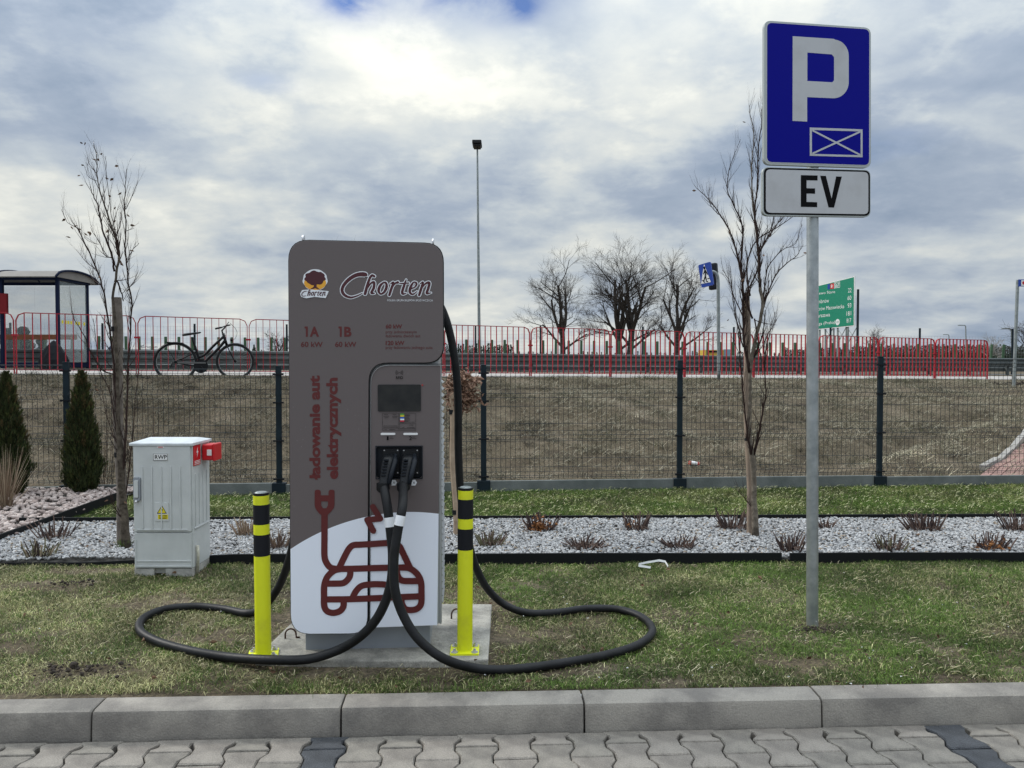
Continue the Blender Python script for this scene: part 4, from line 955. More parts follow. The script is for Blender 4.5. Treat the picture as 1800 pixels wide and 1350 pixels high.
mb = MB(); mb.box(c(346, 0)[0], c(398, 0)[0], -.009, -.006, c(0, 213)[1], c(0, 199)[1]); ml = mb.build('maker_label', M_['white'], door); mb = MB(); mb.box(c(353,0)[0], c(391,0)[0], -.0098, -.0092, c(0,209)[1], c(0,203)[1]); mb.build('label_print', M_['red_plastic'], ml)
# warning label
xa, za = c(332, 790); xb, zb2 = c(439, 645)
mb = MB(); mb.box(xa, xb, -.010, -.006, za, zb2); wl = mb.build('warning_plate', M_['cab'], door, bevel=.001)
mb = MB(); mb.prism([c(346, 730), c(425, 730), c(386, 664)], -.0106, -.0100); mb.build('triangle_border', M_['bw_black'], wl)
mb = MB(); mb.prism([c(354, 725), c(417, 725), c(386, 673)], -.0112, -.0107); mb.build('triangle', M_['warn_yellow'], wl)
mb = MB(); mb.prism([c(388,680), c(376,702), c(386,702), c(382,722), c(396,697), c(387,697)], -.0118, -.0113); mb.build('flash', M_['bw_black'], wl)
mb = MB(); mb.box(c(346,0)[0], c(425,0)[0], -.0106, -.0100, c(0,775)[1], c(0,738)[1]); mb.build('warning_strip', M_['warn_yellow'], wl)
mb = MB()
for yy, xa_, xb_ in ((744, 354, 384), (744, 388, 417), (755, 352, 377), (755, 381, 419), (766, 357, 414)): mb.box(c(xa_,0)[0], c(xb_,0)[0], -.0112, -.0107, c(0,yy+4)[1], c(0,yy)[1])
mb.build('strip_print', M_['bw_black'], wl)
# lid
zl = c(0, 182)[1]; mb = MB(); lx0, lx1 = x0-.010, x1+.008
zr = RC.m(300, 769, D*.6)[1]
mb.add([(lx0,-.012,zl-.012),(lx1,-.012,zl-.012),(lx1,D+.012,zl-.012),(lx0,D+.012,zl-.012),(lx0,-.012,zl+.006),(lx1,-.012,zl+.006),(lx1,D+.012,zl+.006),(lx0,D+.012,zl+.006),(lx0+.035,D*.72,zr),(lx1-.05,D*.72,zr)],
       [(3,2,1,0),(0,1,5,4),(1,2,6,5),(2,3,7,6),(3,0,4,7),(4,5,9,8),(5,6,9),(6,7,8,9),(7,4,8)])
mb.build('lid', M_['cab_top'], rw, bevel=.003)
# right side ribs, red box and sign
for k in range(4):
    yy = .05+.062*k; mb = MB(); mb.box(x1-.004, x1+.001, yy, yy+.006, zm+.03, zt-.20 if k < 4 else zt); mb.build('side_rib', M_['cab'], rw, bevel=.001)
mb = MB(); mb.box(x1-.003, x1+.003, .03, D-.03, zm+.015, zm+.022); mb.build('side_trim', M_['cab'], rw)
s0 = empty('side_sign'); s0.parent = rw
mb = MB(); mb.box(x1-.003, x1+.002, .022, .130, zt-.145, zt-.012); mb.build('sign_plate', M_['red_plastic'], s0)
mb = MB(); Y0 = .075
for pts in ([(Y0+.012, zt-.02), (Y0-.014, zt-.062), (Y0+.004, zt-.06), (Y0-.010, zt-.10), (Y0+.020, zt-.052), (Y0+.003, zt-.054)],):
    mb.add([(x1+.0028, a, b) for a, b in pts], [(0,1,2,5),(2,3,4,5)])
for k in range(3): mb.box(x1+.002, x1+.0028, .032, .120, zt-.118-.010*k, zt-.114-.010*k)
mb.build('sign_print', M_['white'], s0)
eb = empty('emergency_switch_box'); eb.parent = rw
mb = MB(); mb.box(x1+.001, x1+.075, .150, .270, zt-.125, zt-.015); mb.build('box_body', M_['red_plastic'], eb, bevel=.010)
mb = MB(); mb.box(x1+.074, x1+.092, .145, .275, zt-.130, zt-.010); mb.build('box_lid', M_['red_plastic'], eb, bevel=.008)
mb = MB(); mb.box(x1+.040, x1+.070, .1445, .151, zt-.09, zt-.05); mb.build('box_window', M_['white'], eb)
mb = MB(); mb.tube([(x1+.004, .05, .0), (x1+.012, .052, .12), (x1+.008, .05, .19)], .010, n=7); mb.build('earthing_strip', mat('pale_strip', (.62,.60,.50), .8, c2=(.4,.38,.3), vscale=40), rw, smooth=True)

# ------------------------------------------------------------------ parking sign
pb0 = G(1428, 1097, 0); ptop = P(1428.5, 60, pb0.y+.0)
ps = empty('parking_sign', pb0, 0); tag(ps, 'blue parking sign with a white P above a small EV plate on a galvanised pole', 'traffic sign')
mb = MB(); mb.tube([(0,0,-.05), tuple((ptop-pb0))], .0305, n=28, caps=True); mb.build('pole', M_['steel'], ps, smooth=40)
SG = Fr(P(1428.5, 380, pb0.y-.045), math.radians(9)); sgr = Matrix.Rotation(SG.a, 3, 'Z')
def sign_part(mb, name, m, par, **k):
    o = mb.build(name, m, par, **k); return o
sgp = empty('sign_plate'); sgp.parent = ps; sgp.location = SG.O-pb0; sgp.rotation_euler = (0, 0, SG.a)
s = lambda X, Y: SG.m(1200+X/3, Y/3)
out = rounded([(430,107),(993,146),(993,886),(428,868)], [38]*4); inn = rounded([(441,116),(987,152),(986,875),(440,858)], [30]*4); fld = rounded([(445,120),(983,156),(982,871),(444,854)], [28]*4)
mb = MB(); mb.prism([s(*p) for p in out], 0, .020); mb.build('parking_plate', M_['sign_edge'], sgp, bevel=.002)
mb = MB(); mb.prism([s(*p) for p in inn], -.0012, .0005); mb.build('white_border', M_['sign_white'], sgp)
mb = MB(); mb.prism([s(*p) for p in fld], -.0020, -.0012); mb.build('blue_field', M_['sign_blue'], sgp)
Pp = [(579,192),(795,206)]+[(795+79*math.sin(a), 206+4+86*(1-math.cos(a))) for a in np.linspace(.1, math.pi/2, 12)]+[(874,440)]+[(795+79*math.cos(a), 434+85*math.sin(a)) for a in np.linspace(.1, math.pi/2, 12)]+[(655,513),(655,642),(578,638)]
Ph = [(656,278),(785,288),(797,302),(797,424),(788,435),(656,428)]
mb = MB(); mb.prism([s(*p) for p in Pp], -.0028, -.0020, holes=[[s(*p) for p in Ph]]); mb.build('letter_p', M_['sign_white'], sgp)
mb = MB(); e = [(669,673),(947,683),(947,830),(669,822)]; ei = [(680,686),(937,694),(937,819),(680,812)]
mb.prism([s(*p) for p in e], -.0028, -.0020, holes=[[s(*p) for p in ei]])
ws = (s(100,0)[0]-s(91,0)[0])
mb.v  # diagonals of the bay symbol
ribbon(mb, [(*s(682,688), ws), (*s(935,818), ws)], -.0030, caps=False); ribbon(mb, [(*s(682,811), ws), (*s(935,695), ws)], -.0032, caps=False)
mb.build('bay_symbol', M_['sign_white'], sgp)
out = rounded([(421,880),(991,896),(991,1145),(421,1138)], [34]*4); inn = rounded([(428,884),(987,900),(987,1139),(428,1131)], [30]*4); fld = rounded([(438,893),(978,908),(978,1130),(438,1122)], [26]*4)
mb = MB(); mb.prism([s(*p) for p in out], 0, .020); mb.build('ev_plate', M_['sign_edge'], sgp, bevel=.002)
mb = MB(); mb.prism([s(*p) for p in inn], -.0012, .0005); mb.build('black_border', M_['bw_black'], sgp)
mb = MB(); mb.prism([s(*p) for p in fld], -.0020, -.0012); mb.build('grey_field', M_['sign_white'], sgp)
mb = MB(); mb.prism([s(*p) for p in ((622,924),(710,926),(710,952),(652,951),(652,993),(697,994),(697,1022),(652,1021),(652,1065),(708,1067),(708,1093),(622,1091))], -.0028, -.0020); mb.build('letter_e', M_['bw_black'], sgp)
mb = MB(); mb.prism([s(*p) for p in ((724,927),(754,928),(784,1048),(808,931),(838,932),(797,1095),(768,1094))], -.0028, -.0020); mb.build('letter_v', M_['bw_black'], sgp)
mb = MB()
for X, Y in ((700, 300), (700, 1000)):
    x_, z_ = s(X, Y); mb.box(x_-.12, x_+.12, .020, .032, z_-.015, z_+.015); mb.tube([(x_+.04*math.cos(a), .055+.036*math.sin(a), z_) for a in np.linspace(0, 2*math.pi, 14)[:-1]], .012, n=6, closed=True)
mb.build('mounting_bracket', M_['steel_d'], sgp)

# ------------------------------------------------------------------ trees
def twiggy(mb, pts, rads, rr, depth=1, every=.16, ln=.34, ang=32, n=4, m=0, up=.85, nb=1.0):
    """side twigs along a limb"""
    acc = rr.uniform(0, every)
    for i in range(1, len(pts)):
        a, b = Vector(pts[i-1]), Vector(pts[i]); d = b-a; L = d.length; 
        if L < 1e-6: continue
        d.normalize(); pos = every-acc
        while pos < L:
            t = pos/L; r0 = rads[i-1]*(1-t)+rads[i]*t; p = a+d*pos
            ax = d.orthogonal().normalized(); ax.rotate(Matrix.Rotation(rr.uniform(0, 6.28), 3, d))
            q = d.copy(); q.rotate(Matrix.Rotation(math.radians(rr.uniform(.6, 1.3)*ang), 3, ax)); q = (q+Vector((0,0,up*rr.random()))).normalized()
            l = ln*rr.uniform(.35, 1.15); cur = p; tp = [cur]; rs = [min(r0*.55, .006 if depth else .003)]; k = 4
            for j in range(k):
                q = (q+Vector((rr.uniform(-.12,.12), rr.uniform(-.12,.12), rr.uniform(.0,.26)))).normalized(); cur = cur+q*l/k; tp.append(cur); rs.append(rs[0]*(1-.75*(j+1)/k))
            mb.tube(tp, rs, n=n, caps=False, m=m)
            if depth > 0: twiggy(mb, tp, rs, rr, depth-1, every*.55, ln*.42, ang*1.15, 3, m, up)
            pos += every*rr.uniform(.6, 1.5)/nb
        acc = (L-(pos-every)) % every
def young_tree(name, D0, stems, label, seed, mats, dep=.25, leaves=0, twig=(.15,.30), depth=1):
    rr = random.Random(seed); base = stems[0][0]; b0 = P(base[0], base[1], D0)
    root = empty(name, b0, 0); tag(root, label, 'tree'); tr = MB(); br = MB(); allp = []
    for si, S in enumerate(stems):
        off = rr.uniform(-dep, dep) if si else 0; n = len(S); pts = []; rs = []
        for i, (px, py, w) in enumerate(S):
            k = i/(n-1); y_ = D0+off*(k if si else .15)
            if si and len(S[0]) > 2: y_ = D0+off*k
            pts.append(P(px, py, y_)-b0); rs.append(w/2/FP*D0*(.86 if i > 3 or si else 1))
        sp = smooth_pts([(*p, r_) for p, r_ in zip(pts, rs)], 4); pp = [Vector(q[:3]) for q in sp]; rq = [max(.0012, q[3]) for q in sp]
        jj = [p+Vector((rr.uniform(-.0035,.0035), rr.uniform(-.0035,.0035), 0)) for p in pp]
        tgt = tr if S[0][2] > 9 or si == 0 else br
        tgt.tube(jj, rq, n=10 if tgt is tr else 6)
        st_ = 0 if si else int(len(jj)*.55)
        twiggy(br, jj[st_:], rq[st_:], rr, depth, twig[0], twig[1])
        allp += jj[len(jj)//2:]
    o1 = tr.build('trunk', mats[0], root, smooth=True); o2 = br.build('branches', mats[1], root, smooth=True)
    if leaves:
        lf = MB()
        for _ in range(leaves):
            p = rr.choice(allp)+Vector((rr.uniform(-.09,.09), rr.uniform(-.09,.09), rr.uniform(-.05,.05))); leaf(lf, p, rr, .035)
        lf.build('dry_leaves', M_['leaf'], root, kind='stuff')
    return root
def leaf(mb, p, rr, L):
    a = Vector((rr.uniform(-1,1), rr.uniform(-1,1), rr.uniform(-.8,.3))).normalized(); b = a.orthogonal().normalized(); b.rotate(Matrix.Rotation(rr.uniform(0, 6.28), 3, a)); nrm = a.cross(b)*.18
    mb.add([p, p+(a*.4+b*.28+nrm)*L, p+a*L+nrm*L*1.5, p+(a*.4-b*.28+nrm)*L, p+a*.5*L], [(0,1,4),(1,2,4),(2,3,4),(3,0,4)])
# right young tree (pixel traced stems with their own depths)
dR = G(1326, 942, .04).y
R1 = lambda X, Y: (1200+X/3.2917, 150+Y/3.2927)    # upper view
R2 = lambda X, Y: (1200+X/2.9333, 500+Y/2.9348)    # lower view
def tr1(L_in, w): return [(*R1(X, Y), ww) for (X, Y), ww in zip(L_in, w)]
stR = [[(1328,944,13),(1325,860,9),(1323,810,9.5),(1316,760,8),(1318,700,6.5),(1320,640,7),(1330,590,7),(1340,540,6.5),(1336,500,5.5),(1333,440,4),(1326,380,3.2),(1322,330,2.6),(1322,280,2.2),(1325,235,1.6),(1316,185,1.0)],
 [(1323,808,6),(1314,765,4),(1307,700,3),(1302,640,2.6),(1298,590,2),(1292,540,1.2),(1286,505,.8)],
 [(1325,800,6),(1338,740,3.6),(1346,690,2.8),(1344,640,2),(1352,590,1.6),(1362,548,.9)],
 [(1318,655,7),(1308,600,5),(1306,545,5),(1305,500,4.6),(1294,440,3.4),(1284,410,3),(1266,378,2.4),(1245,350,1.8),(1230,335,1.3),(1220,326,.8)],
 [(1306,520,4.6),(1303,460,3.6),(1305,400,3.2),(1290,360,2.2),(1278,330,1.7),(1284,290,1.3),(1295,262,.9),(1302,245,.7)],
 [(1336,505,4.6),(1334,455,4),(1330,400,4),(1326,370,3.4),(1332,320,2.8),(1333,270,2.4),(1338,220,1.6),(1341,170,.9)],
 [(1339,545,5.5),(1352,510,3),(1366,480,2.6),(1384,462,2),(1400,450,1.6),(1412,430,1.0)],
 [(1332,450,4),(1345,425,2.4),(1358,395,2),(1362,360,1.4)],
 [(1318,520,4),(1312,470,3),(1325,430,2.6),(1340,415,2.4),(1365,400,2.0),(1388,385,1.4),(1402,375,1)],
 [(1322,560,4),(1312,520,3.6),(1330,480,3),(1336,440,2.6),(1356,408,1.8),(1378,380,1.2)],
 [(1340,540,4),(1345,500,2.6),(1350,470,2.2),(1375,440,1.6),(1398,428,1.2),(1410,395,.8)],
 [(1308,560,3),(1290,520,1.8),(1280,490,1.4),(1270,475,1)],[(1306,610,3),(1297,570,2),(1290,545,1.4),(1283,468,.9)],
 [(1326,560,3),(1340,640,1.0),(1346,610,.9),(1366,560,.7)],[(1327,900,2),(1312,880,1.6),(1300,865,1.2),(1292,860,.8)],
 [(1345,640,2),(1344,600,2),(1360,570,1.4),(1366,548,.8)], [(1266,378,2),(1258,372,1.6),(1245,350,1),(1248,330,.8)],[(1320,640,4),(1340,590,2.6),(1345,545,1.6)]]
young_tree('young_tree', dR, stR, 'young bare tree with upswept branches staked behind the parking sign pole', 5, (mat('tan_bark', (.21,.18,.145), .9, c2=(.09,.075,.06), vscale=20, bump=.8, bscale=40, spec=.1), M_['twig']), twig=(.045,.19), leaves=14)
def stake(px0, py0, px1, py1, D0, r, label, m, mt=M_['plastic'], ties=()):
    a = P(px0, py0, D0); b = P(px1, py1, D0); root = empty('tree_stake', a); tag(root, label, 'tree stake', 'wooden stakes holding the young trees')
    mb = MB(); d = b-a; pts = [d*t+Vector((.008*math.sin(t*9), 0, 0)) for t in np.linspace(0, 1, 12)]; pts[0] = pts[0]-Vector((0,0,.06)); mb.tube(pts, [r*(1+.05*math.sin(i*2.2)) for i in range(12)], n=12); mb.build('wooden_pole', m, root, smooth=40)
    for ty in ties:
        t = (py0-ty)/(py0-py1); q = MB(); q.tube([d*t-Vector((0,0,.018)), d*t+Vector((0,0,.018))], r*1.12, n=12); q.build('tie_strap', mt, root, smooth=40)
stake(1318, 935, 1311, 515, dR+.09, .026, 'pale round wooden stake with black tie beside the young tree behind the sign pole', mat('stake_pale', (.34,.255,.19), .8, c2=(.19,.15,.12), vscale=6, bump=.4, bscale=25), ties=(524, 770))
# left young tree
dL = G(222, 962, .04).y
L1 = lambda X, Y: (80+X/4.218, 240+Y/4.218)
def tl(*pts): return [(*L1(X, Y), w) for X, Y, w in pts]
stL = [[(222,964,17),(218,900,13),(214,850,12),(212,800,11),(208,740,8),(207,680,7),(205,620,6),(203,570,5.5)]+tl((500,1200,20/4),(520,1050,19/4),(545,900,18/4),(540,830,16/4),(500,690,14/4),(440,520,12/4),(395,370,9/4),(380,250,7/4),(380,130,5/4),(355,62,3/4)),
 [(208,740,6),(200,640,4),(190,560,3.4)]+tl((420,1110,3.2),(385,1000,3),(330,870,2.6),(270,750,2.2),(235,680,1.7),(160,635,1),(120,540,.7)),
 tl((510,1000,4),(490,860,3.6),(430,720,3.2),(405,600,2.8),(385,500,2.4),(345,420,1.8),(335,370,1)),
 tl((545,900,3),(520,780,2),(560,640,1.4),(555,560,1)), 
 [(214,850,5),(222,740,3.4),(225,640,3)]+tl((640,1250,3),(615,1100,3),(600,940,2.8),(590,800,2.4),(598,650,2.2),(585,540,2),(590,400,1.5),(600,240,1.1)),
 tl((597,540,1.4),(640,450,1.1),(685,325,.7)), tl((600,940,2),(640,850,1.4),(695,790,.8)), tl((600,700,1.4),(655,680,.7)),
 tl((525,1060,3.4),(560,1150,2.6),(575,1220,2)), tl((600,1150,2),(650,1080,1.4),(690,990,.7)),
 tl((400,1100,2),(340,1040,1.4),(320,985,.8)), tl((370,980,1.6),(300,930,1.2),(228,840,.7)),
 tl((500,900,2.4),(440,880,1.6),(400,780,1.2),(345,700,1),(338,655,.7)), tl((395,800,1.2),(330,780,.9),(285,740,.6)),
 [(206,660,4),(180,650,2.6),(160,620,2),(148,590,1.7),(130,560,1.3),(125,540,.8)],
 [(212,820,3),(196,700,2),(176,650,1.4),(164,560,.9)], [(218,900,3),(232,780,2),(238,700,1.4),(246,620,.9)], [(214,800,3),(190,740,1.5),(178,680,.9)],
 [(222,920,3),(200,890,1.8),(192,860,1.0)], tl((540,840,1.6),(500,640,1.2),(470,450,1.1),(450,250,.8),(450,145,.6)), tl((385,280,1.4),(330,210,1),(312,155,.6)), tl((380,330,1.2),(320,300,.9),(285,210,.5))]
young_tree('young_tree', dL, stL, 'slender bare young tree with upright twigs standing behind the grey cabinet', 9, (M_['bark_y'], M_['twig']), twig=(.05,.19), leaves=40)
stake(214, 940, 204, 523, dL+.10, .036, 'thick weathered wooden stake tied to the bare tree by the grey cabinet', M_['wood_grey'], ties=(578, 798))
# small leafy tree with two stakes behind the charger
dB = 6.25
tb = P(800, 935, dB); root = empty('small_leafy_tree', tb); tag(root, 'small beech with curled brown winter leaves behind the charger', 'tree')
mb = MB(); pts = [P(800,935,dB)-tb, P(795,850,dB)-tb, P(791,760,dB)-tb, P(797,700,dB)-tb, P(808,655,dB)-tb]; mb.tube(smooth_pts(pts, 4), .009, n=7)
rr = random.Random(4); lp = []
for k in range(26):
    a = P(rr.uniform(790, 812), rr.uniform(690, 740), dB)-tb; e_ = P(min(840, max(787, 802+rr.gauss(10, 17))), 655+rr.uniform(0, 52), dB+rr.uniform(-.15, .15))-tb
    mb.tube(smooth_pts([a, (a+e_)/2+Vector((0,0,.02)), e_], 4), [.0035]*9 if False else .0028, n=4); lp += [a.lerp(e_, t) for t in (.35,.5,.65,.75,.85,.95,1)]
mb.build('branches', M_['bark_y'], root, smooth=True)
lf = MB()
for _ in range(950):
    p = rr.choice(lp)+Vector((rr.gauss(0,.03), rr.gauss(0,.03), rr.gauss(0,.03))); leaf(lf, p, rr, rr.uniform(.03,.06))
lf.build('foliage', mat('curled_brown_leaf', (.30,.18,.12), .8, c2=(.14,.075,.05), vscale=25), root, kind='stuff')
stake(801, 944, 793, 690, dB-.12, .020, 'leaning pale wooden stake between the charger and the right bollard', M_['wood'], ties=(724, 900))

# background bare trees: recursive crowns
def big_tree(name, px, D0, Hpx_top, spread_px, label, seed, ntr=1, zb=None, lean=0, group=None, low=.30, m=M_['bark_far'], lv=5, tw=1.0):
    rr = random.Random(seed); gy = D0; gx = (px-CX)/FP*D0; z0 = gz(gx, gy) if zb is None else zb
    top = P(px, Hpx_top, D0).z; H = top-z0; sp = spread_px/FP*D0; root = empty(name, (gx, gy, z0)); tag(root, label, 'tree', group)
    tr = MB(); br = MB()
    def grow(p, d, L, r, lev):
        n = 4 if lev else 3; pts = [p]; rs = [r]; cur = p; dd = d.copy()
        for j in range(n):
            dd = (dd+Vector((rr.uniform(-.2,.2), rr.uniform(-.2,.2), rr.uniform(-.06,.13)))).normalized(); cur = cur+dd*L/n; pts.append(cur); rs.append(r*(1-.45*(j+1)/n))
        (tr if lev >= lv-0 else br).tube(pts, rs, n=7 if lev >= lv-1 else (4 if lev > 1 else 3), caps=False)
        if lev == 0: return
        nb = {5: 4, 4: 4, 3: 4, 2: 5, 1: 5}.get(lev, 4)
        for k in range(nb):
            t = .35+.65*(k+rr.random())/nb; i0 = min(int(t*n), n-1); q = pts[i0].lerp(pts[i0+1], t*n-i0)
            ax = dd.orthogonal().normalized(); ax.rotate(Matrix.Rotation(rr.uniform(0, 6.28)+k*2.4, 3, dd)); e = dd.copy(); e.rotate(Matrix.Rotation(math.radians(rr.uniform(24, 58)), 3, ax))
            e.z = e.z*.9+.12; e.normalize(); grow(q, e, L*rr.uniform(.50, .70), max(rs[i0]*.46, .006*tw), lev-1)
    for k in range(ntr):
        b = Vector(((k-(ntr-1)/2)*.28*H*.18, rr.uniform(-.2,.2), 0)); dd = Vector((lean+(k-(ntr-1)/2)*.16, 0, 1)).normalized(); th = H*(.30)
        pts = [b, b+dd*th*.5, b+dd*th]; R0 = H*.022; tr.tube(pts, [R0*1.25, R0, R0*.9], n=10, caps=False)
        nl = 7
        for j in range(nl):
            t = low+(1-low)*j/(nl-1); p = b+dd*th*(t*.75+.25); a = j*2.4+rr.uniform(-.4,.4)
            tilt = math.radians(6+56*(1-j/(nl-1))); q = Vector((math.sin(tilt)*math.cos(a)*sp/H*2.0, math.sin(tilt)*math.sin(a)*sp/H*2.0, math.cos(tilt))).normalized()
            grow(p, q, H*(.24+.12*j/(nl-1)), R0*(.45+.25*j/(nl-1)), lv-1)
    tr.build('trunk', m, root, smooth=True)
    br.build('crown', m, root, smooth=False)
    # rescale so that the top reaches the measured height
    zs = max(v[2] for v in br.v); xr = sorted(v[0] for v in br.v); wdt = (xr[int(.985*len(xr))]-xr[int(.015*len(xr))])
    root.scale = ((sp*2)/wdt, (sp*2)/wdt, H/zs); return root
big_tree('bare_tree', 990, 62, 420, 72, 'broad bare tree beyond the road, leftmost of the three big trees', 21, lean=-.03, group='large bare trees beyond the road')
big_tree('bare_tree', 1098, 60, 405, 80, 'tallest bare tree with twin trunks in the middle of the three beyond the road', 33, ntr=2, group='large bare trees beyond the road')
big_tree('bare_tree', 1190, 64, 437, 62, 'bare tree beyond the road just left of the pedestrian crossing sign', 27, group='large bare trees beyond the road')
big_tree('bare_tree', 490, 120, 578, 26, 'small bare tree far beyond the road at the left edge of the charger', 41, lv=4, tw=2)
big_tree('bare_tree', 1540, 95, 566, 20, 'small bare tree far off just right of the green direction sign', 43, lv=4, tw=1.5)
big_tree('bare_tree', 1741, 110, 582, 18, 'pale birch with nests far off beyond the end of the red railing', 44, lv=4, tw=2, m=mat('pale_birch', (.30,.28,.26), .9))
big_tree('bare_tree', 1812, 75, 560, 34, 'bare tree cut by the right edge of the picture behind the bus stop pole', 45, lv=4, tw=1.5)
big_tree('bare_tree', 582, 70, 413, 26, 'bare tree whose top twigs just show above the charger', 46, lv=4, tw=1.2)

# far conifers and woods
M_['pine'] = vmat('pine_needles', .9)
def conifer_mass(name, items, seed, label=None, cat=None, kind=None, trunk=True, colr=(.022,.034,.020)):
    r = np.random.default_rng(seed); V = []; C = []
    for (px, D0, toppx, wpx, basez) in items:
        cx_ = (px-CX)/FP*D0; top = P(px, toppx, D0).z; H = top-basez; W = wpx/FP*D0; n = int(620*max(.5, min(3, wpx/12)))
        t = r.random(n)**.8; z = basez+H*(.02+.98*t); rad = W*.5*np.clip((1-t)**.6+.12, 0, 1)*(.7+.45*np.sin(t*17+px)); a = r.random(n)*6.28; q = np.sqrt(r.random(n))
        c0 = np.c_[cx_+rad*q*np.cos(a), D0+rad*q*np.sin(a), z]; sz = W*.11+.02*H
        for k in range(3): V.append(None)
        tri = c0[:, None, :]+(r.random((n, 3, 3))-.5)*np.array([1.3, 1.3, .9])*sz
        ka = np.arange(9)*2*np.pi/9; ap = np.array([cx_, D0, basez+H*.93]); rg = np.c_[cx_+W*.40*np.cos(ka), D0+W*.4*np.sin(ka), np.full(9, basez+H*.04)]
        core = np.stack([rg, np.roll(rg, -1, 0), np.repeat(ap[None], 9, 0)], 1); tri = np.concatenate([tri, core]); n += 9
        V[-3:] = [tri.reshape(-1, 3)]; C.append(np.repeat(np.array(colr)[None]*(.6+.9*r.random((n, 1))), 3, 0))
    V = np.concatenate([v for v in V if v is not None]); C = np.concatenate(C)
    o = raw_mesh(name, V, np.arange(len(V)).reshape(-1, 3), C, M_['pine'], kind); 
    if label: tag(o, label, cat)
    return o
rr = random.Random(8)
conifer_mass('distant_wood', [(px, rr.uniform(250, 300), (612 if px > 1500 else 616)-rr.uniform(0, 6)-(px-1380)*.004, 11, -1) for px in np.arange(1380, 1880, 3.2)]+
             [(px, rr.uniform(260, 300), 611-rr.uniform(0, 10), 12, -1) for px in np.arange(770, 905, 4.0)]+[(px, 300, 622-rr.uniform(0, 5), 10, -1) for px in np.arange(905, 1380, 8)]+[(px, 300, 621-rr.uniform(0, 7), 9, -1) for px in np.arange(350, 530, 5.0)]+[(px, 300, 620-rr.uniform(0, 6), 9, -1) for px in np.arange(-60, 350, 6)], 3, kind='stuff')
for px, tp, w_, lb in ((15, 578, 26, 'dark pine far off behind the bus shelter, at the left edge'), (42, 576, 34, 'rounded dark pine far off seen through the bus shelter glass'), (74, 594, 26, 'lower dark pine far off right of the rounded one behind the shelter'), (447, 606, 9, 'tiny dark spruce far off left of the charger')):
    t_ = conifer_mass('pine_tree', [(px, 110, tp, w_*1.25, .6)]*3, int(px), lb, 'tree')

# ------------------------------------------------------------------ red railing
ra = math.atan2(FD.y, FD.x); RF = Fr(Vector((FS.x, FS.y, 0)), ra)
rail = RF.root('red_railing', label='long red steel pedestrian railing of upright bars along the footpath on top of the bank', cat='railing')
nbar = 14; barm = None
for i in range(-6, 7):
    s0_, s1_ = i*2.08+.02, (i+1)*2.08-.02
    zA = float(road_z(np.array(s0_), 0)); zB = float(road_z(np.array(s1_), 0)); hh = 1.16; fr_ = MB()
    R_ = .14; pts = [(s0_, 0, zA-.03), (s0_, 0, zA+.10), (s0_, 0, zA+hh-R_), (s0_+R_*.3, 0, zA+hh-R_*.3), (s0_+R_, 0, zA+hh), (s1_-R_, 0, zB+hh), (s1_-R_*.3, 0, zB+hh-R_*.3), (s1_, 0, zB+hh-R_), (s1_, 0, zB+.1), (s1_, 0, zB-.03)]
    
    for ii in range(len(pts)-1):
        pA, pB = Vector(pts[ii]), Vector(pts[ii+1]); dn = (pB-pA).normalized(); nn_ = Vector((-dn.z, 0, dn.x))*.0075; ex = dn*.002
        fr_.add([pA-ex-nn_+Vector((0,-.022,0)), pA-ex+nn_+Vector((0,-.022,0)), pB+ex+nn_+Vector((0,-.022,0)), pB+ex-nn_+Vector((0,-.022,0)), pA-ex-nn_+Vector((0,.022,0)), pA-ex+nn_+Vector((0,.022,0)), pB+ex+nn_+Vector((0,.022,0)), pB+ex-nn_+Vector((0,.022,0))], [(0,1,2,3),(7,6,5,4),(0,4,5,1),(1,5,6,2),(2,6,7,3),(3,7,4,0)])
    fr_.add([(s0_,-.02,zA+.078),(s1_,-.02,zB+.078),(s1_,.02,zB+.078),(s0_,.02,zA+.078),(s0_,-.02,zA+.094),(s1_,-.02,zB+.094),(s1_,.02,zB+.094),(s0_,.02,zA+.094)], [(3,2,1,0),(4,5,6,7),(0,1,5,4),(1,2,6,5),(2,3,7,6),(3,0,4,7)])
    if i < 6:
        fr_.box(s1_-.03, s1_+.07, -.03, .03, zB+.72, zB+.755)
    so = fr_.build('section_frame', M_['red_paint'], rail, smooth=40)
    for k in range(1, nbar+1):
        t = k/(nbar+1); S = s0_+(s1_-s0_)*t; z0_ = zA+(zB-zA)*t
        if barm is None:
            q = MB(); q.box(-.0055, .0055, -.019, .019, .094, hh-.008); o = q.build('bar', M_['red_paint'], so); barm = o.data
        else: o = newobj('bar', barm, so)
        o.location = (S, 0, z0_)

# ------------------------------------------------------------------ guardrail and median barrier with green blades
GT = 5.0
def gtop(s_): return 1.725-.0045*s_
gr = empty('guardrail'); tag(gr, 'grey double corrugated steel guardrail along the road behind the red railing', 'guardrail')
wprof = [(0, 0), (-.03, -.02), (-.03, -.07), (0, -.10), (0, -.14), (-.03, -.17), (-.03, -.22), (0, -.24), (0, -.30), (.05, -.31), (.05, .0)]
for i in range(-8, 10):
    s0_, s1_ = i*4.0, i*4.0+3.99
    mb = MB(); vs = []
    for s_ in (s0_, s1_):
        for (t_, z_) in wprof: x_, y_ = from_st(s_, GT+t_*1.4); vs.append((x_, y_, gtop(s_)+z_))
    n_ = len(wprof); mb.add(vs, [(k, k+1, k+1+n_, k+n_) for k in range(n_-1)]+[(n_-1, 0, n_, 2*n_-1)]); mb.build('rail_beam', M_['rail_steel'], gr)
    for k in (0, 2.0):
        x_, y_ = from_st(s0_+k, GT+.12); q = MB(); z0_ = gz(x_, y_)-.05; q.box(x_-.05, x_+.05, y_-.04, y_+.04, z0_, gtop(s0_+k)-.03); q.build('rail_post', M_['rail_steel'], gr)
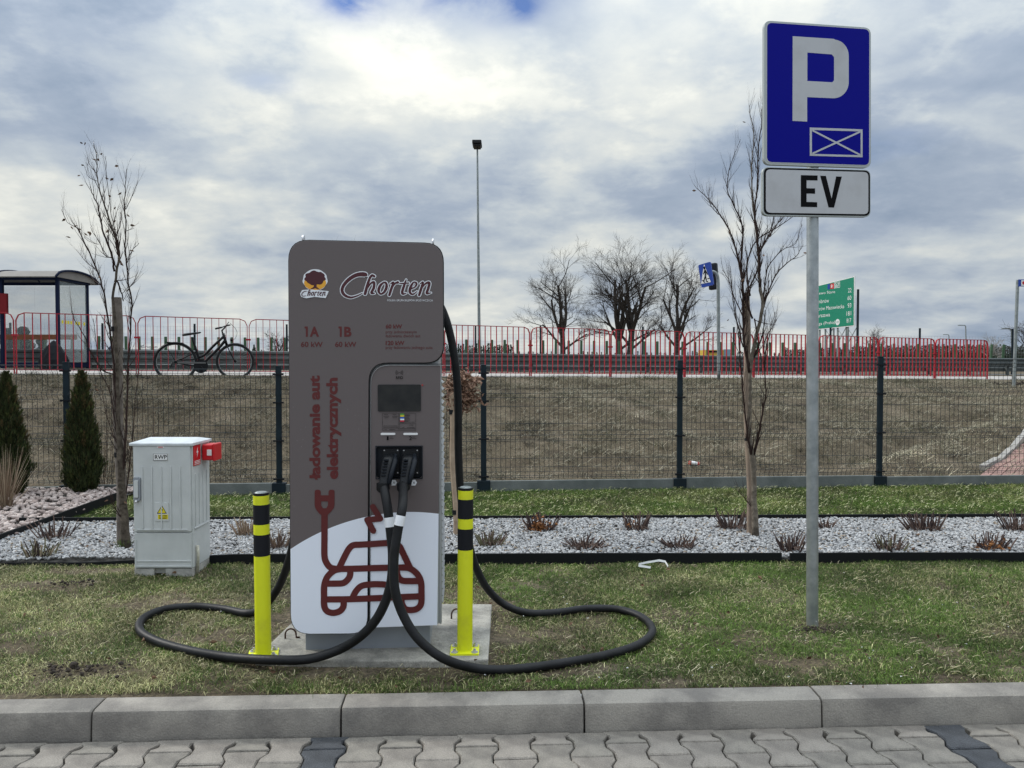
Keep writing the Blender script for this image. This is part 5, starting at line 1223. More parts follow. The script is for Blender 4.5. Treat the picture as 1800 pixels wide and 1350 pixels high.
for i in range(-5, 6):
    s0_, s1_ = i*6.0, i*6.0+5.98; mb = MB(); vs = []
    for s_ in (s0_, s1_):
        for t_, z_ in ((0, -.40), (.06, -.38), (.06, -.52), (0, -.54)): x_, y_ = from_st(s_, GT+.22+t_); vs.append((x_, y_, gtop(s_)+z_+.02))
    mb.add(vs, [(0,1,5,4),(1,2,6,5),(2,3,7,6),(3,0,4,7)]); mb.build('lower_beam', M_['rail_steel'], gr)
mbx = Fr(Vector((0, 30.0, 0)), math.atan(.06))
med = mbx.root('median_barrier', label='far median guardrail carrying a row of green anti-dazzle blades', cat='guardrail')
x_a, x_b = mbx.m(-40, 620)[0], mbx.m(1850, 620)[0]
mb = MB(); mb.box(x_a, x_b, -.05, .05, 1.25, 1.56); mb.build('rail_beam', M_['rail_steel'], med)
q = MB()
for xx_ in np.arange(x_a, x_b, 3.0): q.box(xx_-.05, xx_+.05, -.03, .03, .9, 1.25)
q.build('rail_posts', M_['steel_d'], med, kind='stuff')
px_ = 9.0; bl_m = None
bpx = []
while px_ < 1850: bpx.append(px_); px_ += 23.7-(px_/1800)*2.4
for px_ in bpx:
    ty = 589+17*px_/1800; X, Zt = mbx.m(px_, ty); X0_, Zb = mbx.m(px_, ty+2)
    if bl_m is None:
        q = MB(); q.prism(rrect(-.048, .048, -.95, 0, .02, 3), -.018, .018); o = q.build('green_blade', M_['green_blade'], med); bl_m = o.data
    else: o = newobj('green_blade', bl_m, med)
    o.location = (X, 0, Zt); o.rotation_euler = (0, rnd.uniform(-.012,.012)+(.06 if px_ > 1700 else 0)+(.04 if px_ < 180 else 0), rnd.uniform(-.3,.3))
# wildlife net fence behind
nf = Fr(Vector((0, 37.0, 0)), math.atan(.06)); net = nf.root('wildlife_fence', label='thin wire net fence on slim dark posts beyond the carriageway', cat='fence')
xa_, xb_ = nf.m(-40, 600)[0], nf.m(1860, 600)[0]; q = MB()
for xx_ in np.arange(xa_, xb_, .15): q.box(xx_-.0022, xx_+.0022, -.002, .002, .9, 3.02-.0105*xx_)
for k in range(12):
    z_ = 1.1+k*.172; q.add([(xa_, 0, z_-.0022+ -.0105*xa_*k/11), (xb_, 0, z_-.0022-.0105*xb_*k/11), (xb_, 0, z_+.0022-.0105*xb_*k/11), (xa_, 0, z_+.0022-.0105*xa_*k/11)], [(0,1,2,3)])
q.build('wire_net', M_['steel_d'], net, kind='stuff')
for pp in (18, 180, 342, 504, 670, 836, 950, 1130, 1290, 1460, 1617, 1780):
    X, Zt = nf.m(pp, 567+11*pp/1800); m_ = MB(); m_.box(X-.04, X+.04, -.03, .03, .8, Zt); m_.build('fence_post', M_['fence'], net)

# ------------------------------------------------------------------ street lamps, signs
def lamp(px_b, px_t, toppx, D0, label, w0, w1, arm=0, zb=None, headw=.3):
    gx = (px_b-CX)/FP*D0; z0 = 1.0 if zb is None else zb; b = Vector((gx, D0, z0)); t = P(px_t, toppx, D0)-b
    root = empty('street_lamp', b); tag(root, label, 'street lamp', 'street lamps along the road')
    q = MB(); q.tube([(0,0,-.2), tuple(t*.5), tuple(t)], [w0/2, (w0+w1)/4, w1/2], n=12)
    if arm:
        a = arm/FP*D0; q.tube([tuple(t), tuple(t+Vector((a*.1,0,.12))), tuple(t+Vector((a*.5,0,.22))), tuple(t+Vector((a,0,.2)))], w1/2*.9, n=8)
    q.build('pole', M_['steel_d'], root, smooth=40)
    h = MB(); c0 = t+(Vector((arm/FP*D0, 0, .2)) if arm else Vector((0,0,0))); l = headw*2.2 if arm else headw
    if arm: h.box(c0.x-l, c0.x+.05, c0.y-.15, c0.y+.15, c0.z-.06, c0.z+.07)
    else:
        h.box(-.20+c0.x, .20+c0.x, c0.y-.55, c0.y+.25, c0.z-.0, c0.z+.16); h.box(-.16+c0.x, .16+c0.x, c0.y-.5, c0.y+.1, c0.z-.10, c0.z)
    h.build('lamp_head', M_['steel_d'] if arm else M_['rubber'], root, bevel=.03)
lamp(843, 839, 258, 34, 'tall slender street lamp beyond the road right of the charger', .15, .075)
lamp(1698.5, 1697.5, 574, 120, 'small far street lamp with its arm to the left above the red railing', .22, .16, arm=-6)
lamp(1669, 1668, 590, 150, 'smallest far street lamp low above the red railing near its end', .24, .18, arm=-4)
lamp(1780, 1777.5, 580, 105, 'far street lamp with its arm to the left beside the bus stop pole', .22, .16, arm=-8)

# pedestrian crossing sign
cD = 18.3; cb = Vector(((1263-CX)/FP*cD, cD, gz((1263-CX)/FP*cD, cD)-.02))
cs = empty('crossing_sign', cb); tag(cs, 'blue pedestrian crossing sign on a curved grey pole on top of the bank', 'traffic sign')
q = MB(); q.tube(smooth_pts([P(1263.5,668,cD)-cb, P(1263,600,cD)-cb, P(1262.5,520,cD)-cb, P(1262,492,cD)-cb, P(1259,481,cD)-cb, P(1252,477,cD)-cb], 5), .040, n=12); q.build('pole', M_['steel_d'], cs, smooth=True)
CS = Fr(P(1241, 482, cD-.15), math.radians(-38)); c2 = lambda X, Y: CS.m(880+X/3.333, 380+Y/3.332)
cp = empty('sign_plate'); cp.parent = cs; cp.location = CS.O-cb; cp.rotation_euler = (0,0,CS.a)
q = MB(); q.prism([c2(*p) for p in rounded([(1157,287),(1228,266),(1247,402),(1177,419)], [8]*4)], 0, .05); q.build('sign_panel', M_['blue'], cp, bevel=.005)
q = MB(); q.prism([c2(*p) for p in ((1192,280),(1232,386),(1175,397))], -.006, 0); q.build('white_triangle', M_['white'], cp)
q = MB(); 
for S in ([(1194,300),(1195,306)], [(1197,312),(1202,345)], [(1200,345),(1207,382),(1214,384)], [(1200,345),(1196,365),(1190,385),(1196,387)], [(1198,316),(1190,338)], [(1199,316),(1212,340)]):
    ribbon(q, [(*c2(*p), .026 if S[0] != (1194,300) else .045) for p in S], -.008)
for a, b in (((1180,378),(1190,376)), ((1212,366),(1226,364))): ribbon(q, [(*c2(*a), .018), (*c2(*b), .018)], -.008, caps=False)
q.build('walking_figure', M_['bw_black'], cp)
q = MB(); bb = Fr(P(1249, 482, cD+.02), math.radians(-20)); q.box(-.13, .10, .055, .19, -.33, .30); bx = q.build('lamp_housing', M_['navy'], cs, bevel=.03); bx.location = P(1251, 484, cD+.02)-cb; bx.rotation_euler = (0, -.08, math.radians(-38))

# green direction sign
dS = Fr(Vector((P(1502, 530, 46.0).x, 46.0, 0)), math.radians(-74)); dsg = dS.root('direction_sign', label='green motorway distance sign half hidden behind the sign pole', cat='traffic sign')
D_ = lambda X, Y: dS.m(1380+X/4.286, 440+Y/4.286)
q = MB(); q.prism([D_(205,274), D_(524,195), D_(522,571), D_(205,602)], 0, .06); q.build('sign_panel', M_['white'], dsg)
q = MB(); q.prism([D_(208,280), D_(519,202), D_(517,565), D_(208,596)], -.012, 0); q.build('green_field', M_['sign_green'], dsg)
for sx_, a, b in (('Jeżewo Stare', (218,352),(378,312)), ('Zambrów', (218,412),(333,372)), ('Ostrów Mazowiecka', (218,466),(448,412)), ('Warszawa', (218,518),(340,484)), ('Praga (Praha)', (218,582),(378,528))):
    X0_, Z0_ = D_(*a); X1_, Z1_ = D_(*b); v, fcs = text_mesh(sx_, 0.0); A = v[:,0]-v[:,0].min(); A /= A.max(); B = v[:,1]-v[:,1].min(); B /= B.max()
    hgt = (D_(0+b[0],0)[1]-D_(0+b[0],29)[1]); 
    zb0 = D_(a[0], a[1]-8)[1]; zb1 = D_(b[0], a[1]-8-(b[0]-a[0])*.10)[1]
    q = MB(); q.add(np.c_[X0_+A*(X1_-X0_), np.full(len(A), -.016), zb0+A*(zb1-zb0)+B*hgt].tolist(), fcs); q.build('place_name', M_['white'], dsg)
for sx_, X, Y in (('22', 480, 284), ('60', 477, 341), ('93', 478, 398), ('181', 470, 458), ('817', 471, 512)):
    text(sx_, D_(X,0)[0], D_(505,0)[0], D_(490,Y+33)[1], D_(490,Y)[1], -.016, M_['white'], dsg, name='distance', bold=0)
q = MB(); x0_, z1_ = D_(343, 252); x1_, z0_ = D_(370, 288); q.box(x0_, x1_, -.02, -.012, z0_, z1_); r8 = q.build('road_number_panel', M_['red_plastic'], dsg); text('8', D_(350,0)[0], D_(363,0)[0], D_(356,283)[1], D_(356,258)[1], -.022, M_['white'], dsg)
q = MB(); x0_, z1_ = D_(322, 256); x1_, z0_ = D_(339, 292); q.box(x0_, x1_, -.02, -.012, z0_, z1_); q.build('motorway_symbol', M_['blue'], dsg)
text('E67', D_(379,0)[0], D_(413,0)[0], D_(396,276)[1], D_(396,246)[1], -.016, M_['white'], dsg)
q = MB(); frame_line(q, D_(373,0)[0], D_(418,0)[0], D_(396,283)[1], D_(396,238)[1], .03, -.016); q.build('road_number_frame', M_['white'], dsg)
cx_, cz_ = D_(397, 541); q = MB(); q.add([(cx_+.19*math.cos(a), -.016, cz_+.19*math.sin(a)) for a in np.linspace(0, 6.283, 20)[:-1]], [tuple(range(19))]); q.build('country_oval', M_['white'], dsg)
text('CZ', cx_-.10, cx_+.10, cz_-.06, cz_+.06, -.02, M_['sign_green'], dsg, bold=.02)
q = MB()
for X in (250, 292, 354, 385, 450, 462): x_, z_ = D_(X, 590); q.box(x_-.04, x_+.04, .08, .16, .6, D_(X, 560)[1])
for a, b in ((290, 354), (385, 450), (462, 530)): q.tube([(D_(a, 590)[0], .12, D_(a, 592)[1]), (D_(b, 590)[0], .12, D_(b, 690)[1])], .025, n=5); q.tube([(D_(b, 590)[0], .12, D_(b, 575)[1]), (D_(a, 590)[0], .12, D_(a, 700)[1])], .025, n=5)
q.build('support_frame', M_['steel_d'], dsg)
x_, z_ = D_(534, 293); q = MB(); q.box(x_-.05, x_+.05, .1, .2, .6, z_); q.build('support_post', M_['fence'], dsg)

# bus stop flag pole on the right
fD = 19.8; fb0 = P(1782, 674, fD); bs = empty('bus_stop_pole', fb0); tag(bs, 'leaning grey bus stop pole with a small blue flag at the right edge', 'bus stop sign')
q = MB(); q.tube([(0,0,-.1), tuple(P(1789, 492, fD)-fb0)], .038, n=12); q.build('pole', M_['steel_d'], bs, smooth=40)
q = MB(); a_ = P(1790, 492, fD-.03)-fb0; q.box(a_.x, a_.x+.52, a_.y-.02, a_.y, a_.z-.17, a_.z+.01); q.build('flag_panel', M_['blue'], bs)
q = MB(); q.box(a_.x+.06, a_.x+.20, a_.y-.026, a_.y-.0205, a_.z-.155, a_.z-.01); q.build('flag_field', M_['white'], bs)
q = MB(); q.tube([(a_.x+.13, a_.y-.0265, a_.z-.08), (a_.x+.13, a_.y-.029, a_.z-.08)], .045, n=12); q.build('flag_emblem', M_['red_plastic'], bs)

# ------------------------------------------------------------------ bus shelter
bz = 1.22; SH = Fr(Vector((P(103, 640, 18).x, 18.0, bz)), 0.0)
sh = SH.root('bus_shelter', label='navy bus shelter with glass walls and curved smoked roof at the left edge', cat='bus shelter')
h_ = lambda X, Y, o=0.0: SH.m(X, Y, o)
zr = h_(103, 492)[1]; Dp = 1.25
Wl = -2.9
for (X, Y, r_) in ((0, 0, .036), (0, Dp, .032), (-1.30, 0, .036), (Wl, 0, .036)):
    q = MB(); q.box(X-r_, X+r_, Y-r_, Y+r_, -.05, zr); po = q.build('shelter_post', M_['shelter'], sh, bevel=.006)
q = MB(); q.box(Wl, .05, -.055, .055, zr, zr+.07); q.box(-.05, .05, .055, Dp-.05, zr, zr+.07); q.box(Wl, .05, Dp-.05, Dp+.05, zr, zr+.07); q.build('roof_beam', M_['shelter'], sh, bevel=.005)
q = MB(); q.box(Wl, 0, Dp-.02, Dp+.02, .12, .22); q.box(-.02, .02, .0, Dp, .10, .20); q.box(Wl, -.046, -.02, .02, .12, .22); q.build('bottom_rail', M_['shelter'], sh)
# roof: arch across the depth
AR = []
for t in np.linspace(-.22, 1.22, 15): AR.append((Dp*t, zr+.05+.21*math.sqrt(max(0, 1-((t-.5)/.72)**2))))
q = MB(); n_ = len(AR)
for x_ in (Wl-.1, .12): q.v += [(x_, y_, z_) for y_, z_ in AR]; 
q.v += [(x_, y_, z_-.02) for x_ in (Wl-.1, .12) for y_, z_ in AR]
for i in range(n_-1): q.f += [(i, i+1, n_+i+1, n_+i), (2*n_+i, 3*n_+i, 3*n_+i+1, 2*n_+i+1)]
q.mi = [0]*len(q.f); q.build('roof_sheet', M_['polycarb'], sh, smooth=True)
for x_ in (.13, -1.30, Wl-.1):
    q = MB(); q.tube([(x_, y_, z_) for y_, z_ in AR], .028, n=6); q.build('roof_rib', M_['shelter'], sh, smooth=True)
q = MB(); q.add([(.10, y_, z_) for y_, z_ in AR], [tuple(range(n_))]); q.build('gable_panel', M_['polycarb'], sh)
q = MB(); q.box(-1.31, -.05, Dp-.005, Dp+.005, .23, zr-.02); q.build('rear_glass', M_['glass'], sh)
q = MB(); q.box(Wl, -1.31, Dp-.005, Dp+.005, .23, zr-.02); q.build('rear_glass', M_['glass'], sh)
q = MB(); q.box(-.005, .005, .05, Dp-.05, .23, zr-.02); q.build('side_glass', M_['glass'], sh)
for k, X in enumerate((109, 114.5, 119, 124, 133, 138, 147.5)):
    t = (X-104)/48; q = MB(); q.box(.006, .010, .05+t*(Dp-.1)-.035, .05+t*(Dp-.1)+.035, h_(103, 568)[1], h_(103, 563)[1]+.01); q.build('yellow_sticker', M_['warn_yellow'], sh)
q = MB(); q.box(Wl, -.06, .85, .89, h_(50, 597, .85)[1], h_(50, 588, .85)[1]); q.build('bench_backrest', M_['bench'], sh)
x0_, z1_ = h_(1, 516, -.05); x1_, z0_ = h_(15.5, 552, -.05)
q = MB(); q.box(x0_, x1_, -.12, -.05, z0_, z1_); tag(q.build('red_bin', mat('dark_red_box', (.16,.008,.012), .6, spec=.2), None, bevel=.01), 'dark red box fixed to the shelter post at the left edge', 'box').location = SH.O

# covered scooter or cart beside the shelter post
cc = P(103, 652, 17.4); cz = 1.20; cart = empty('covered_cart', (cc.x+.02, 17.2, cz)); tag(cart, 'small wheeled cart under a black tarpaulin beside the bus shelter post', 'covered cart')
q = MB(); rings = [(.14, .34, .22), (.30, .31, .22), (.45, .24, .18), (.60, .13, .12), (.70, .045, .05), (.73, .01, .01)]; vs = []; nn_ = 18
rr = random.Random(2)
for z_, rx, ry in rings:
    for j in range(nn_): a = 2*math.pi*j/nn_; w_ = 1+.10*math.sin(5*a+z_*6)+rr.uniform(-.04,.04); vs.append((rx*w_*math.cos(a)+(.0), ry*w_*math.sin(a), z_))
fs = [(i*nn_+j, i*nn_+(j+1) % nn_, (i+1)*nn_+(j+1) % nn_, (i+1)*nn_+j) for i in range(len(rings)-1) for j in range(nn_)]
q.add(vs, fs); q.build('tarpaulin', M_['tarp'], cart)
q = MB(); q.box(-.24, .24, -.16, .16, .04, .16); q.build('cart_body', M_['navy'], cart, bevel=.02)
for sx_ in (-.13, .18):
    q = MB(); q.tube([(sx_, -.18, .04), (sx_, -.13, .04)], .075, n=16); q.build('wheel', M_['rubber'], cart, smooth=40)

# ------------------------------------------------------------------ bicycle
BF = Fr(Vector((*from_st(-6.9, -.32), 0)), ra); bzz = BF.m(414, 664)[1]; BF.O.z = 0
bike = BF.root('bicycle', label='black step-through city bicycle leaning against the red railing', cat='bicycle')
B = lambda X, Y: BF.m(260+X/6.923, 550+Y/6.923)
b3 = lambda X, Y, y=0.0: (B(X, Y)[0], y, B(X, Y)[1])
M_['bike'] = mat('black_bike_paint', (.008,.008,.010), .45, spec=.2)
def wheel(cX, cY, rX):
    cx_, cz_ = B(cX, cY); R = rX/6.923/FP*14.6*1.03; w = empty('wheel', (cx_, 0, cz_)); w.parent = bike
    q = MB(); q.tube([(R*math.cos(a), 0, R*math.sin(a)) for a in np.linspace(0, 6.283, 41)[:-1]], .027, n=8, closed=True); q.build('tyre', M_['rubber'], w, smooth=True)
    q = MB(); q.tube([(R*.93*math.cos(a), 0, R*.93*math.sin(a)) for a in np.linspace(0, 6.283, 41)[:-1]], .010, n=6, closed=True); q.build('rim', M_['steel_d'], w, smooth=True)
    q = MB()
    for k in range(28): a = 6.283*k/28; q.tube([(.02*math.cos(a+1.2), (-1)**k*.025, .02*math.sin(a+1.2)), (R*.93*math.cos(a), 0, R*.93*math.sin(a))], .0012, n=3, caps=False)
    q.build('spokes', M_['steel_d'], w, kind='stuff')
    q = MB(); q.tube([(0,-.05,0),(0,.05,0)], .028, n=10); q.build('hub', M_['bike'], w, smooth=40); return R
wheel(335, 600, 232); wheel(1062, 590, 212)
q = MB(); 
for pts, r_ in (([(915,250),(960,395)], .020), ([(920,290),(800,400),(700,500),(640,535),(615,530)], .019), ([(945,330),(870,420),(770,520),(690,600),(650,660)], .021), ([(540,300),(620,560),(650,650)], .017), ([(610,560),(350,580)], .010), ([(660,660),(350,610)], .011), ([(600,470),(350,590)], .009)):
    q.tube(smooth_pts([b3(*p) for p in pts], 4) if len(pts) > 2 else [b3(*p) for p in pts], r_*1.35, n=8)
q.build('frame', M_['bike'], bike, smooth=True)
for sy in (-.05, .05):
    q = MB(); q.tube([b3(960,395,sy*.6), b3(1000,480,sy), b3(1058,590,sy)], .012, n=6); q.build('fork_blade', M_['bike'], bike, smooth=True)
q = MB(); sx_, sz_ = B(530, 265); ring = []
for t, w_, hh_ in ((-.19,.02,.03),(-.16,.09,.045),(-.06,.085,.045),(.04,.04,.035),(.13,.022,.03),(.16,.01,.012)): ring.append([(sx_+t+.02, w_*math.cos(a), sz_+.02+t*.16+hh_*.6*math.sin(a)) for a in np.linspace(0, 6.283, 11)[:-1]])
q.add([p for r_ in ring for p in r_], [(i*10+j, i*10+(j+1) % 10, (i+1)*10+(j+1) % 10, (i+1)*10+j) for i in range(5) for j in range(10)]+[tuple(range(9,-1,-1)), tuple(50+j for j in range(10))]); q.build('saddle', M_['rubber'], bike, smooth=True)
q = MB(); q.tube([b3(910,250), b3(900,215), b3(940,175)], .016, n=8); q.tube([b3(940,175), b3(985,110)], .008, n=6)
q.tube(smooth_pts([b3(830,200,-.28), b3(905,182,-.27), b3(950,160,-.12), b3(945,168,0), b3(975,145,.12), b3(1000,140,.27), b3(960,150,.30)], 4), .011, n=8); q.build('handlebar', M_['bike'], bike, smooth=True)
q = MB(); q.tube([b3(822,201,-.28), b3(900,184,-.27)], .018, n=8); q.build('grip', M_['rubber'], bike, smooth=True)
q = MB(); q.tube(smooth_pts([b3(1000,130,-.2), b3(1060,190,-.2), b3(1085,240,-.1), b3(1070,300,-.05), b3(1020,350,0)], 4), .004, n=4); q.tube(smooth_pts([b3(950,170,.1), b3(955,240,.05), b3(935,300,0)], 4), .003, n=4); q.build('brake_cable', M_['rubber'], bike, smooth=True)
for cX, cY, R_, a0, a1 in ((335,600,240,28,168), (1062,590,222,62,128)):
    cx_, cz_ = B(cX, cY); Rr = R_/6.923/FP*14.6*1.06; q = MB(); pr = [math.radians(a) for a in np.linspace(a0, a1, 18)]
    vs = [(cx_+(Rr+d)*math.cos(a), y_, cz_+(Rr+d)*math.sin(a)) for a in pr for y_, d in ((-.03,-.012),(0,.004),(.03,-.012))]
    q.add(vs, [(i*3+j, i*3+j+1, i*3+j+4, i*3+j+3) for i in range(17) for j in range(2)]); q.build('mudguard', M_['bike'], bike, smooth=True)
q = MB(); q.tube([b3(205,352,-.06), b3(440,372,-.06)], .006, n=5); q.tube([b3(205,352,.06), b3(440,372,.06)], .006, n=5); q.box(B(230,0)[0], B(420,0)[0], -.06, .06, B(0,366)[1], B(0,358)[1]); q.tube([b3(245,440,-.06), b3(340,590,-.06)], .005, n=4); q.tube([b3(372,380,.06), b3(345,590,.06)], .005, n=4); q.build('luggage_rack', M_['bike'], bike)
q = MB(); cx_, cz_ = B(645, 650); q.tube([(cx_,-.045,cz_),(cx_,-.03,cz_)], .135, n=24); q.build('chain_guard_disc', M_['bike'], bike, smooth=40)
q = MB(); q.box(B(360,0)[0], B(700,0)[0], -.05, -.03, B(0,618)[1], B(0,598)[1]); q.build('chain_guard', mat('grey_chain_guard', (.10,.10,.10), .35), bike, bevel=.004)
q = MB(); q.tube([b3(645,650,-.06), b3(690,700,-.07)], .010, n=6); q.box(B(660,0)[0], B(715,0)[0], -.14, -.07, B(0,718)[1], B(0,706)[1]); q.build('pedal_crank', M_['bike'], bike)
q = MB(); q.tube([b3(300,600,-.05), b3(285,660,-.06), b3(320,650,-.06)], .020, n=6); q.build('derailleur', M_['bike'], bike, smooth=True)
q = MB(); q.tube([b3(1000,330,-.04), b3(1030,330,-.04)], .03, n=10); q.build('front_light', M_['bike'], bike, smooth=40)

# ------------------------------------------------------------------ conifers by the fence
def thuja(px, pyb, pyt, wpx, label, seed):
    b = G(px, pyb, .02); D0 = b.y; H = P(px, pyt, D0).z-.02; W = wpx/FP*D0; r = np.random.default_rng(seed); n = 24000
    t = r.random(n)**1.15; prof = np.interp(t, [0,.06,.2,.45,.7,.88,1], [.50,.82,1,.82,.50,.24,.03])*W*.5
    a = r.random(n)*6.283; lump = 1+.20*np.sin(a*5+t*15)*np.cos(t*9+a)+.18*np.sin(a*3-t*26)+.10*np.sin(a*9+t*50); q = np.sqrt(.2+.9*r.random(n)**1.3)
    rad = prof*lump*q; c0 = np.c_[rad*np.cos(a), rad*np.sin(a), t*H+.02]
    up = np.c_[.35*np.cos(a), .35*np.sin(a), np.ones(n)]+(r.random((n, 3))-.5)*.6; up /= np.linalg.norm(up, axis=1)[:, None]; L = (.028+.034*r.random(n))[:, None]
    sd = np.cross(up, r.random((n, 3))-.5); sd /= np.linalg.norm(sd, axis=1)[:, None]
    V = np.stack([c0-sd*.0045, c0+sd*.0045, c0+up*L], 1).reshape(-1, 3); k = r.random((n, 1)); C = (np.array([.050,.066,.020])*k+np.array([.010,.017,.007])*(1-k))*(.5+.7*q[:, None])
    br_ = r.random(n) > (.96-.22*t); C[br_] = [.07,.055,.022]
    ns = 260; ts = r.random(ns)**1.1*.97; as_ = r.random(ns)*6.283; rs_ = np.interp(ts, [0,.06,.2,.45,.7,.88,1], [.50,.82,1,.82,.50,.24,.03])*W*.5*(.78+.34*r.random(ns))
    idx = np.repeat(np.arange(ns), 46); m2 = len(idx); tt = r.random(m2); aa, RR, TT = as_[idx], rs_[idx], ts[idx]
    ln_ = (.05+.10*r.random(ns))[idx]*(1-.4*TT)
    oz = TT*H+.02+tt*ln_*.9; orad = RR*.86+tt*ln_*.42; jit = (r.random((m2, 3))-.5)*(.030*(1-tt*.6))[:, None]
    c1 = np.c_[orad*np.cos(aa), orad*np.sin(aa), oz]+jit; u1 = np.c_[.5*np.cos(aa), .5*np.sin(aa), np.ones(m2)]+(r.random((m2, 3))-.5)*.9; u1 /= np.linalg.norm(u1, axis=1)[:, None]
    s1_ = np.cross(u1, r.random((m2, 3))-.5); s1_ /= np.linalg.norm(s1_, axis=1)[:, None]; l1 = (.016+.020*r.random(m2))[:, None]
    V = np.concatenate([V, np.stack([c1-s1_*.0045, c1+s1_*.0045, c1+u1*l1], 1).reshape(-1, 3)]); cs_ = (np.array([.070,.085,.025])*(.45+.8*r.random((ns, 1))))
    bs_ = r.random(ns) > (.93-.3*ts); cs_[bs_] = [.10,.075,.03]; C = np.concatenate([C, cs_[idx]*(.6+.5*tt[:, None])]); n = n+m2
    root = empty('conifer_shrub', b); tag(root, label, 'conifer', 'young conifers by the mesh fence')
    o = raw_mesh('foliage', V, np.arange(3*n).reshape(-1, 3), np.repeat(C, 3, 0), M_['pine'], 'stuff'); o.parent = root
    m_ = MB(); m_.tube([(0,0,-.03),(0,0,H*.5),(0,0,H*.93)], [.02,.012,.003], n=8); m_.build('trunk', M_['bark'], root)
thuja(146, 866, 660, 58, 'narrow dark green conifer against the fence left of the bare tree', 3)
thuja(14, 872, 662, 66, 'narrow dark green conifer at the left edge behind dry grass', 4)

# ornamental dry grass at the left edge
def tuft(name, px, py, z, n, h, spread, mats, label, cat, seed, r0=.0022, group=None, cz=1.0, flat=.0):
    rr = random.Random(seed); b = G(px, py, z); root = MB()
    for k in range(n):
        a = rr.uniform(0, 6.28); q = abs(rr.gauss(0, .5)); d = Vector((math.cos(a)*q*spread, math.sin(a)*q*spread, 1-flat*rr.random())).normalized(); s0_ = Vector((math.cos(a), math.sin(a), 0))*rr.uniform(0, .05)*cz
        L = h*rr.uniform(.45, 1.1); droop = rr.uniform(0, .5)*q
        pts = [s0_, s0_+d*L*.5, s0_+d*L*.8+Vector((d.x, d.y, -.2))*L*.15*droop, s0_+d*L+Vector((d.x*.4, d.y*.4, -.5))*L*.4*droop]
        root.tube(pts, [r0, r0*.9, r0*.6, r0*.25], n=3, caps=False, m=rr.randrange(len(mats)))
    o = root.build(name, mats); o.location = b; tag(o, label, cat, group); return o
straw = [mat('straw_pale', (.38,.30,.21), .8), mat('straw_brown', (.22,.15,.10), .8)]
tuft('ornamental_grass', 10, 893, .03, 170, .56, .75, straw, 'clump of dry pale ornamental grass at the left edge in the pinkish gravel', 'ornamental grass', 5)
# cut-back shrubs in the gravel
cutm = [mat('cut_stem_dark', (.045,.028,.026), .85), mat('cut_stem_brown', (.11,.07,.055), .85)]
olive = [mat('stem_olive', (.13,.12,.065), .85), cutm[1]]
M_['orange_leaf'] = mat('orange_dead_leaf', (.32,.13,.035), .8, c2=(.17,.07,.025), vscale=40)
def shrub(px, py, wpx, hpx, label, seed, mats=cutm, lf=0, flat=.0, n=46, lean=0):
    rr = random.Random(seed); b = G(px, py, .045); D0 = b.y; W = wpx/FP*D0; H = hpx/FP*D0; root = empty('cut_back_shrub', b); tag(root, label, 'cut shrub', 'cut-back shrubs in the gravel bed'); q = MB()
    for k in range(n):
        x_ = rr.uniform(-.5, .5)*W*.75; y_ = rr.uniform(-.5, .5)*W*.5; t = Vector((x_/W*1.5+rr.uniform(-.3,.3)+lean, y_/W*.8+rr.uniform(-.3,.3), 1-flat*rr.random()*1.2)).normalized()
        L = H*rr.uniform(.35, 1.1); p0 = Vector((x_, y_, -.01)); q.tube([p0, p0+t*L*.6, p0+t*L+Vector((rr.uniform(-.01,.01),0,0))], [.0048*rr.uniform(.5,1.2)]*2+[.0035], n=5, m=rr.randrange(len(mats)))
    for k in range(n//2):
        a = rr.uniform(0, 6.28); p0 = Vector((0,0,.004)); e_ = Vector((math.cos(a)*W*rr.uniform(.3,.62), math.sin(a)*W*.4, rr.uniform(0,.02))); q.tube([p0, e_*.6+Vector((0,0,.02)), e_], [.003,.0025,.0015], n=3, m=1)
    q.build('stems', mats, root)
    if lf:
        l_ = MB()
        for k in range(lf): leaf(l_, Vector((rr.gauss(-W*.08, W*.20), rr.gauss(-.02, W*.15), abs(rr.gauss(0, H*.22))+.01)), rr, .035)
        l_.build('dead_leaves', M_['orange_leaf'], root, kind='stuff')
shrub(950, 930, 52, 34, 'cut-back shrub with orange dead leaves, in the rear row right of the charger', 1, lf=160)
shrub(862, 957, 46, 28, 'small olive-tinged cut shrub in the gravel right beside the right bollard', 2, mats=olive)
shrub(1028, 962, 66, 26, 'spreading flat cut shrub in the front row of the gravel', 3, flat=.7, n=70)
shrub(1119, 930, 44, 32, 'upright cut shrub in the rear row between the flat shrub and the bare tree', 4, lf=10)
shrub(1196, 962, 50, 26, 'low spiky cut shrub in the front row left of the young tree', 5, flat=.4)
shrub(1288, 928, 56, 36, 'dense dark cut shrub just left of the young tree stake', 6, n=60)
shrub(1390, 966, 46, 36, 'tall-stemmed cut shrub just left of the sign pole', 7)
shrub(1453, 926, 36, 18, 'thin sparse cut shrub just right of the sign pole in the rear row', 8, n=20)
shrub(1562, 964, 56, 26, 'cut shrub with greenish tufts in the front row right of the sign pole', 9, mats=olive+[cutm[0]])
shrub(1622, 930, 68, 34, 'wide bushy cut shrub in the rear row, widest right of the sign pole', 10, n=80, mats=cutm, lean=-.2)
shrub(1744, 964, 56, 32, 'cut shrub with a pale orange leaf clump in the front row near the right edge', 11, lf=60)
shrub(1790, 930, 56, 36, 'dark upright cut shrub at the right edge in the rear row', 12, n=60)
shrub(96, 944, 56, 38, 'cut shrub with thick dark stubs near the diagonal edging on the left', 13, n=36, flat=.2)
shrub(72, 975, 58, 30, 'low cut shrub with grassy tufts in the white gravel at the left', 14, mats=[cutm[0], olive[0], straw[0]])
shrub(432, 938, 40, 30, 'pale dry cut shrub in the gravel left of the left bollard', 15, mats=straw)
